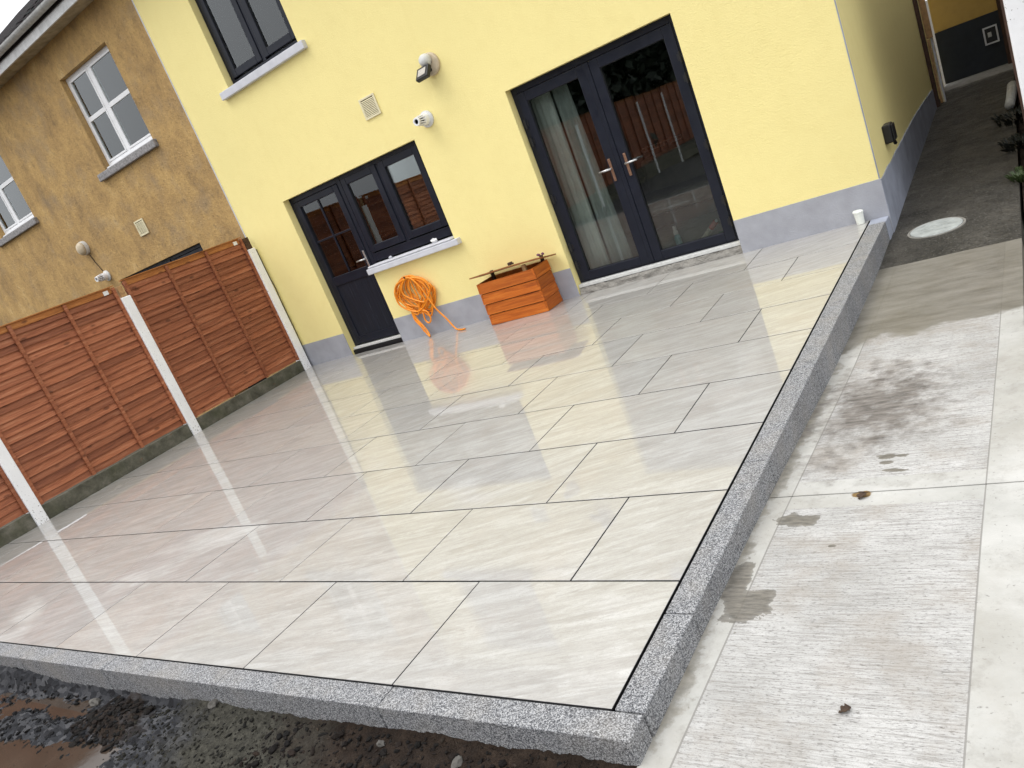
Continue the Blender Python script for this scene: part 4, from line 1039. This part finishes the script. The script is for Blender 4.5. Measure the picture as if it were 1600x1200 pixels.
# ------------------------------------------------------------------ soil in front of the kerb
def fbm(x, y, z, o=4):
    s, a, f = 0, 1, 1
    for _ in range(o):
        s += a*mnoise.noise(Vector((x*f, y*f, z))); a *= .55; f *= 2.1
    return s
def gsn(x, y, cx, cy, rx, ry): return math.exp(-(((x-cx)/rx)**2 + ((y-cy)/ry)**2))
WATER = -.172
def soil_h(x, y):
    d = -.104 - y
    t_ = min(1, max(0, (x+2.45)/.5))          # 0 left (wet) .. 1 right
    right = -.088 - .10*d + .010*fbm(x*6, y*6, 1, 4) - .02*math.exp(-((x+1.6)/.5)**2)
    left = -.178 - .02*d + .016*fbm(x*4, y*6, 2, 4)
    left += .050*gsn(x, y, -2.62, -.22, .24, .10) + .085*gsn(x, y, -4.0, -.13, .45, .045) + .03*gsn(x, y, -3.45, -.33, .18, .06)
    left += .030*math.exp(-((y+.30+.42*(x+2.75)*-.35)/.075)**2)*min(1, max(0, (x+4.4)))   # slate ridge between the puddles
    left += .045*math.exp(-d/.03)
    h = left*(1-t_) + right*t_
    h += .0075*abs(fbm(x*17, y*17, 5, 3)) + .006*fbm(x*34, y*34, 8, 3) + .004*mnoise.noise(Vector((x*85, y*85, 2)))
    return h
bm = bmesh.new(); NX, NY = 540, 110; xs = np.linspace(-5.2, .093, NX); ysn = -.1035 - (np.linspace(0, 1, NY)**1.25)*1.0; G = []
for y in ysn: G.append([bm.verts.new((x, y, soil_h(x, y))) for x in xs])
for j in range(NY-1):
    for i in range(NX-1): bm.faces.new((G[j+1][i], G[j+1][i+1], G[j][i+1], G[j][i]))
solo('soil', bm, 'soil', (-2.5, -.6, -.2), kind='structure', smooth=True)
solo('soil', B((-7.2, .09, -9, -1.09, -.42, -.22), (-7.2, -5.19, -1.09, -.105, -.42, -.17)), 'soil', (-3.5, -4, -.4), kind='structure')
solo('puddle', B((-5.2, -2.0, -1.05, -.106, WATER-.002, WATER)), 'mud', (-3.5, -.6, WATER), kind='structure')
# loose stones
def stones(n_, seed, region, size, cols):
    rg = random.Random(seed); bm = bmesh.new(); lay = bm.loops.layers.color.new('Col')
    for k in range(n_):
        x = rg.uniform(*region[:2]); y = rg.uniform(*region[2:]); r = rg.uniform(*size)*rg.uniform(.6, 1.3); z = soil_h(x, y)
        f0 = len(bm.faces)
        q = bmesh.ops.create_icosphere(bm, subdivisions=1, radius=1)
        mr = Matrix.Rotation(rg.uniform(0, 6.28), 3, 'Z') @ Matrix.Rotation(rg.uniform(-.5, .5), 3, 'X'); sq = (rg.uniform(.8, 1.6), rg.uniform(.6, 1), rg.uniform(.35, .75))
        for v in q['verts']:
            kk = 1+.45*mnoise.noise(v.co*1.4+Vector((k*1.7, 0, seed)))
            v.co = mr @ Vector((v.co.x*sq[0]*r*kk, v.co.y*sq[1]*r*kk, v.co.z*sq[2]*r*kk)) + Vector((x, y, z + r*.15))
        col = rg.choice(cols); j_ = rg.uniform(.8, 1.8)
        fs = {f for v in q['verts'] for f in v.link_faces}
        for f in fs:
            for l in f.loops: l[lay] = (col[0]*j_, col[1]*j_, col[2]*j_, 1)
    return bm
BR = [(.05, .032, .022), (.035, .022, .015), (.09, .065, .05), (.13, .11, .09), (.06, .04, .03)]
SL = [(.022, .023, .028), (.04, .043, .052), (.085, .088, .098), (.014, .014, .016), (.07, .052, .04)]
GR = [(.07, .066, .05), (.05, .048, .037), (.10, .095, .075)]
solo('gravel', stones(1100, 1, (-1.55, .08, -.45, -.118), (.0025, .008), BR), 'gravel', (-.8, -.3, -.15), 'small brown stones and crumbs in the dark soil below the kerb', 'gravel', kind='stuff')
solo('gravel', stones(800, 2, (-4.0, -2.45, -.60, -.15), (.004, .014), SL), 'gravel', (-3.2, -.4, -.15), 'blue grey slate chips lying between the muddy puddles', 'gravel', kind='stuff')
solo('gravel', stones(900, 3, (-2.6, -1.3, -.50, -.12), (.002, .006), [(.10, .095, .075), (.075, .071, .056), (.13, .125, .10)]), 'gravel', (-2, -.3, -.15), 'grey sand crumbs heaped below the middle of the front kerb', 'gravel', kind='stuff')
CL = [(.038, .025, .017), (.055, .037, .026), (.030, .020, .014), (.085, .060, .043)]
solo('soil_clods', stones(260, 11, (-1.5, .07, -.45, -.14), (.006, .018), CL), 'gravel', (-.8, -.3, -.15), 'dark brown lumps of earth below the front right kerb', 'soil', kind='stuff')
solo('soil_clods', stones(170, 12, (-2.85, -2.4, -.40, -.13), (.008, .020), CL), 'gravel', (-2.6, -.3, -.15), 'heap of dark brown earth lumps against the front kerb', 'soil', kind='stuff')
solo('soil_clods', stones(200, 13, (-2.4, -1.4, -.45, -.14), (.004, .011), [(.075, .071, .056), (.055, .052, .041), (.10, .095, .076)]), 'gravel', (-1.9, -.3, -.15), 'grey crumbs of mortar and sand below the front kerb', 'soil', kind='stuff')
def stone(x, y, r, sq, lab, sd, m='stone'):
    bm = bmesh.new(); z = soil_h(x, y); lump(bm, (x, y, z+r*.3), r, sd, sq, 2, .5); solo('stone', bm, m, (x, y, z), lab, 'stone', 'larger loose stones in the soil')
stone(-2.99, -.165, .030, (1.5, .8, .7), 'pale elongated stone beside the dark heap of earth', 1)
stone(-1.93, -.125, .022, (1.1, .9, .9), 'pale grey stone just below the front kerb, on the sand', 2)
stone(-.86, -.17, .015, (1.1, .9, .8), 'small buff stone in the brown soil', 3)
stone(-.50, -.19, .020, (.9, 1.2, .8), 'rounded grey stone near the kerb corner', 4)

# ------------------------------------------------------------------ trees beyond the fence, seen mirrored in the glass
def conifer(loc, h, r, sd, lab):
    rg = random.Random(sd); t = thing('conifer_tree', loc, lab, 'tree', 'dark conifers beyond the garden fence')
    bm = bmesh.new(); tube(bm, [loc, (loc[0], loc[1], h*.5), (loc[0]+.05, loc[1], h)], [.14, .09, .02], 8); part('trunk', bm, 'bark', t)
    bm = bmesh.new()
    for k in range(4200):
        u = rg.random()**.8; z = loc[2]+.3 + u*(h-.3); a = rg.uniform(0, 6.283); rr = r*(1-.75*u**2.2)*(.35+.7*rg.random())*(1+.18*math.sin(3*a+z*2))
        p = Vector((loc[0]+rr*math.cos(a), loc[1]+rr*math.sin(a), z)); s_ = rg.uniform(.12, .26)
        d1 = Vector((rg.gauss(0, 1), rg.gauss(0, 1), rg.gauss(0, .7))).normalized()*s_; d2 = d1.cross(Vector((rg.gauss(0, 1), rg.gauss(0, 1), rg.gauss(0, 1)))).normalized()*s_*.55
        bm.faces.new([bm.verts.new(q) for q in (p-d1, p+d2, p+d1, p-d2)])
    part('crown', bm, 'conifer', t)
for i, (x, y, h, r) in enumerate(((-8.9, -4.3, 7.6, 1.35), (-9.0, -6.2, 8.2, 1.5), (-9.0, -8.2, 8.6, 1.5), (-9.1, -10.3, 8.2, 1.5), (-9.2, -12.5, 8.6, 1.5), (-9.0, -14.8, 8.2, 1.6), (-9.2, -17.2, 8.8, 1.7), (-9.0, -19.8, 8.4, 1.8))):
    conifer((x, y, -.4), h, r, i, '%s dark conifer beyond the fence, mirrored in the patio doors' % ['nearest', 'second', 'third', 'fourth', 'fifth', 'sixth', 'seventh', 'farthest'][i])
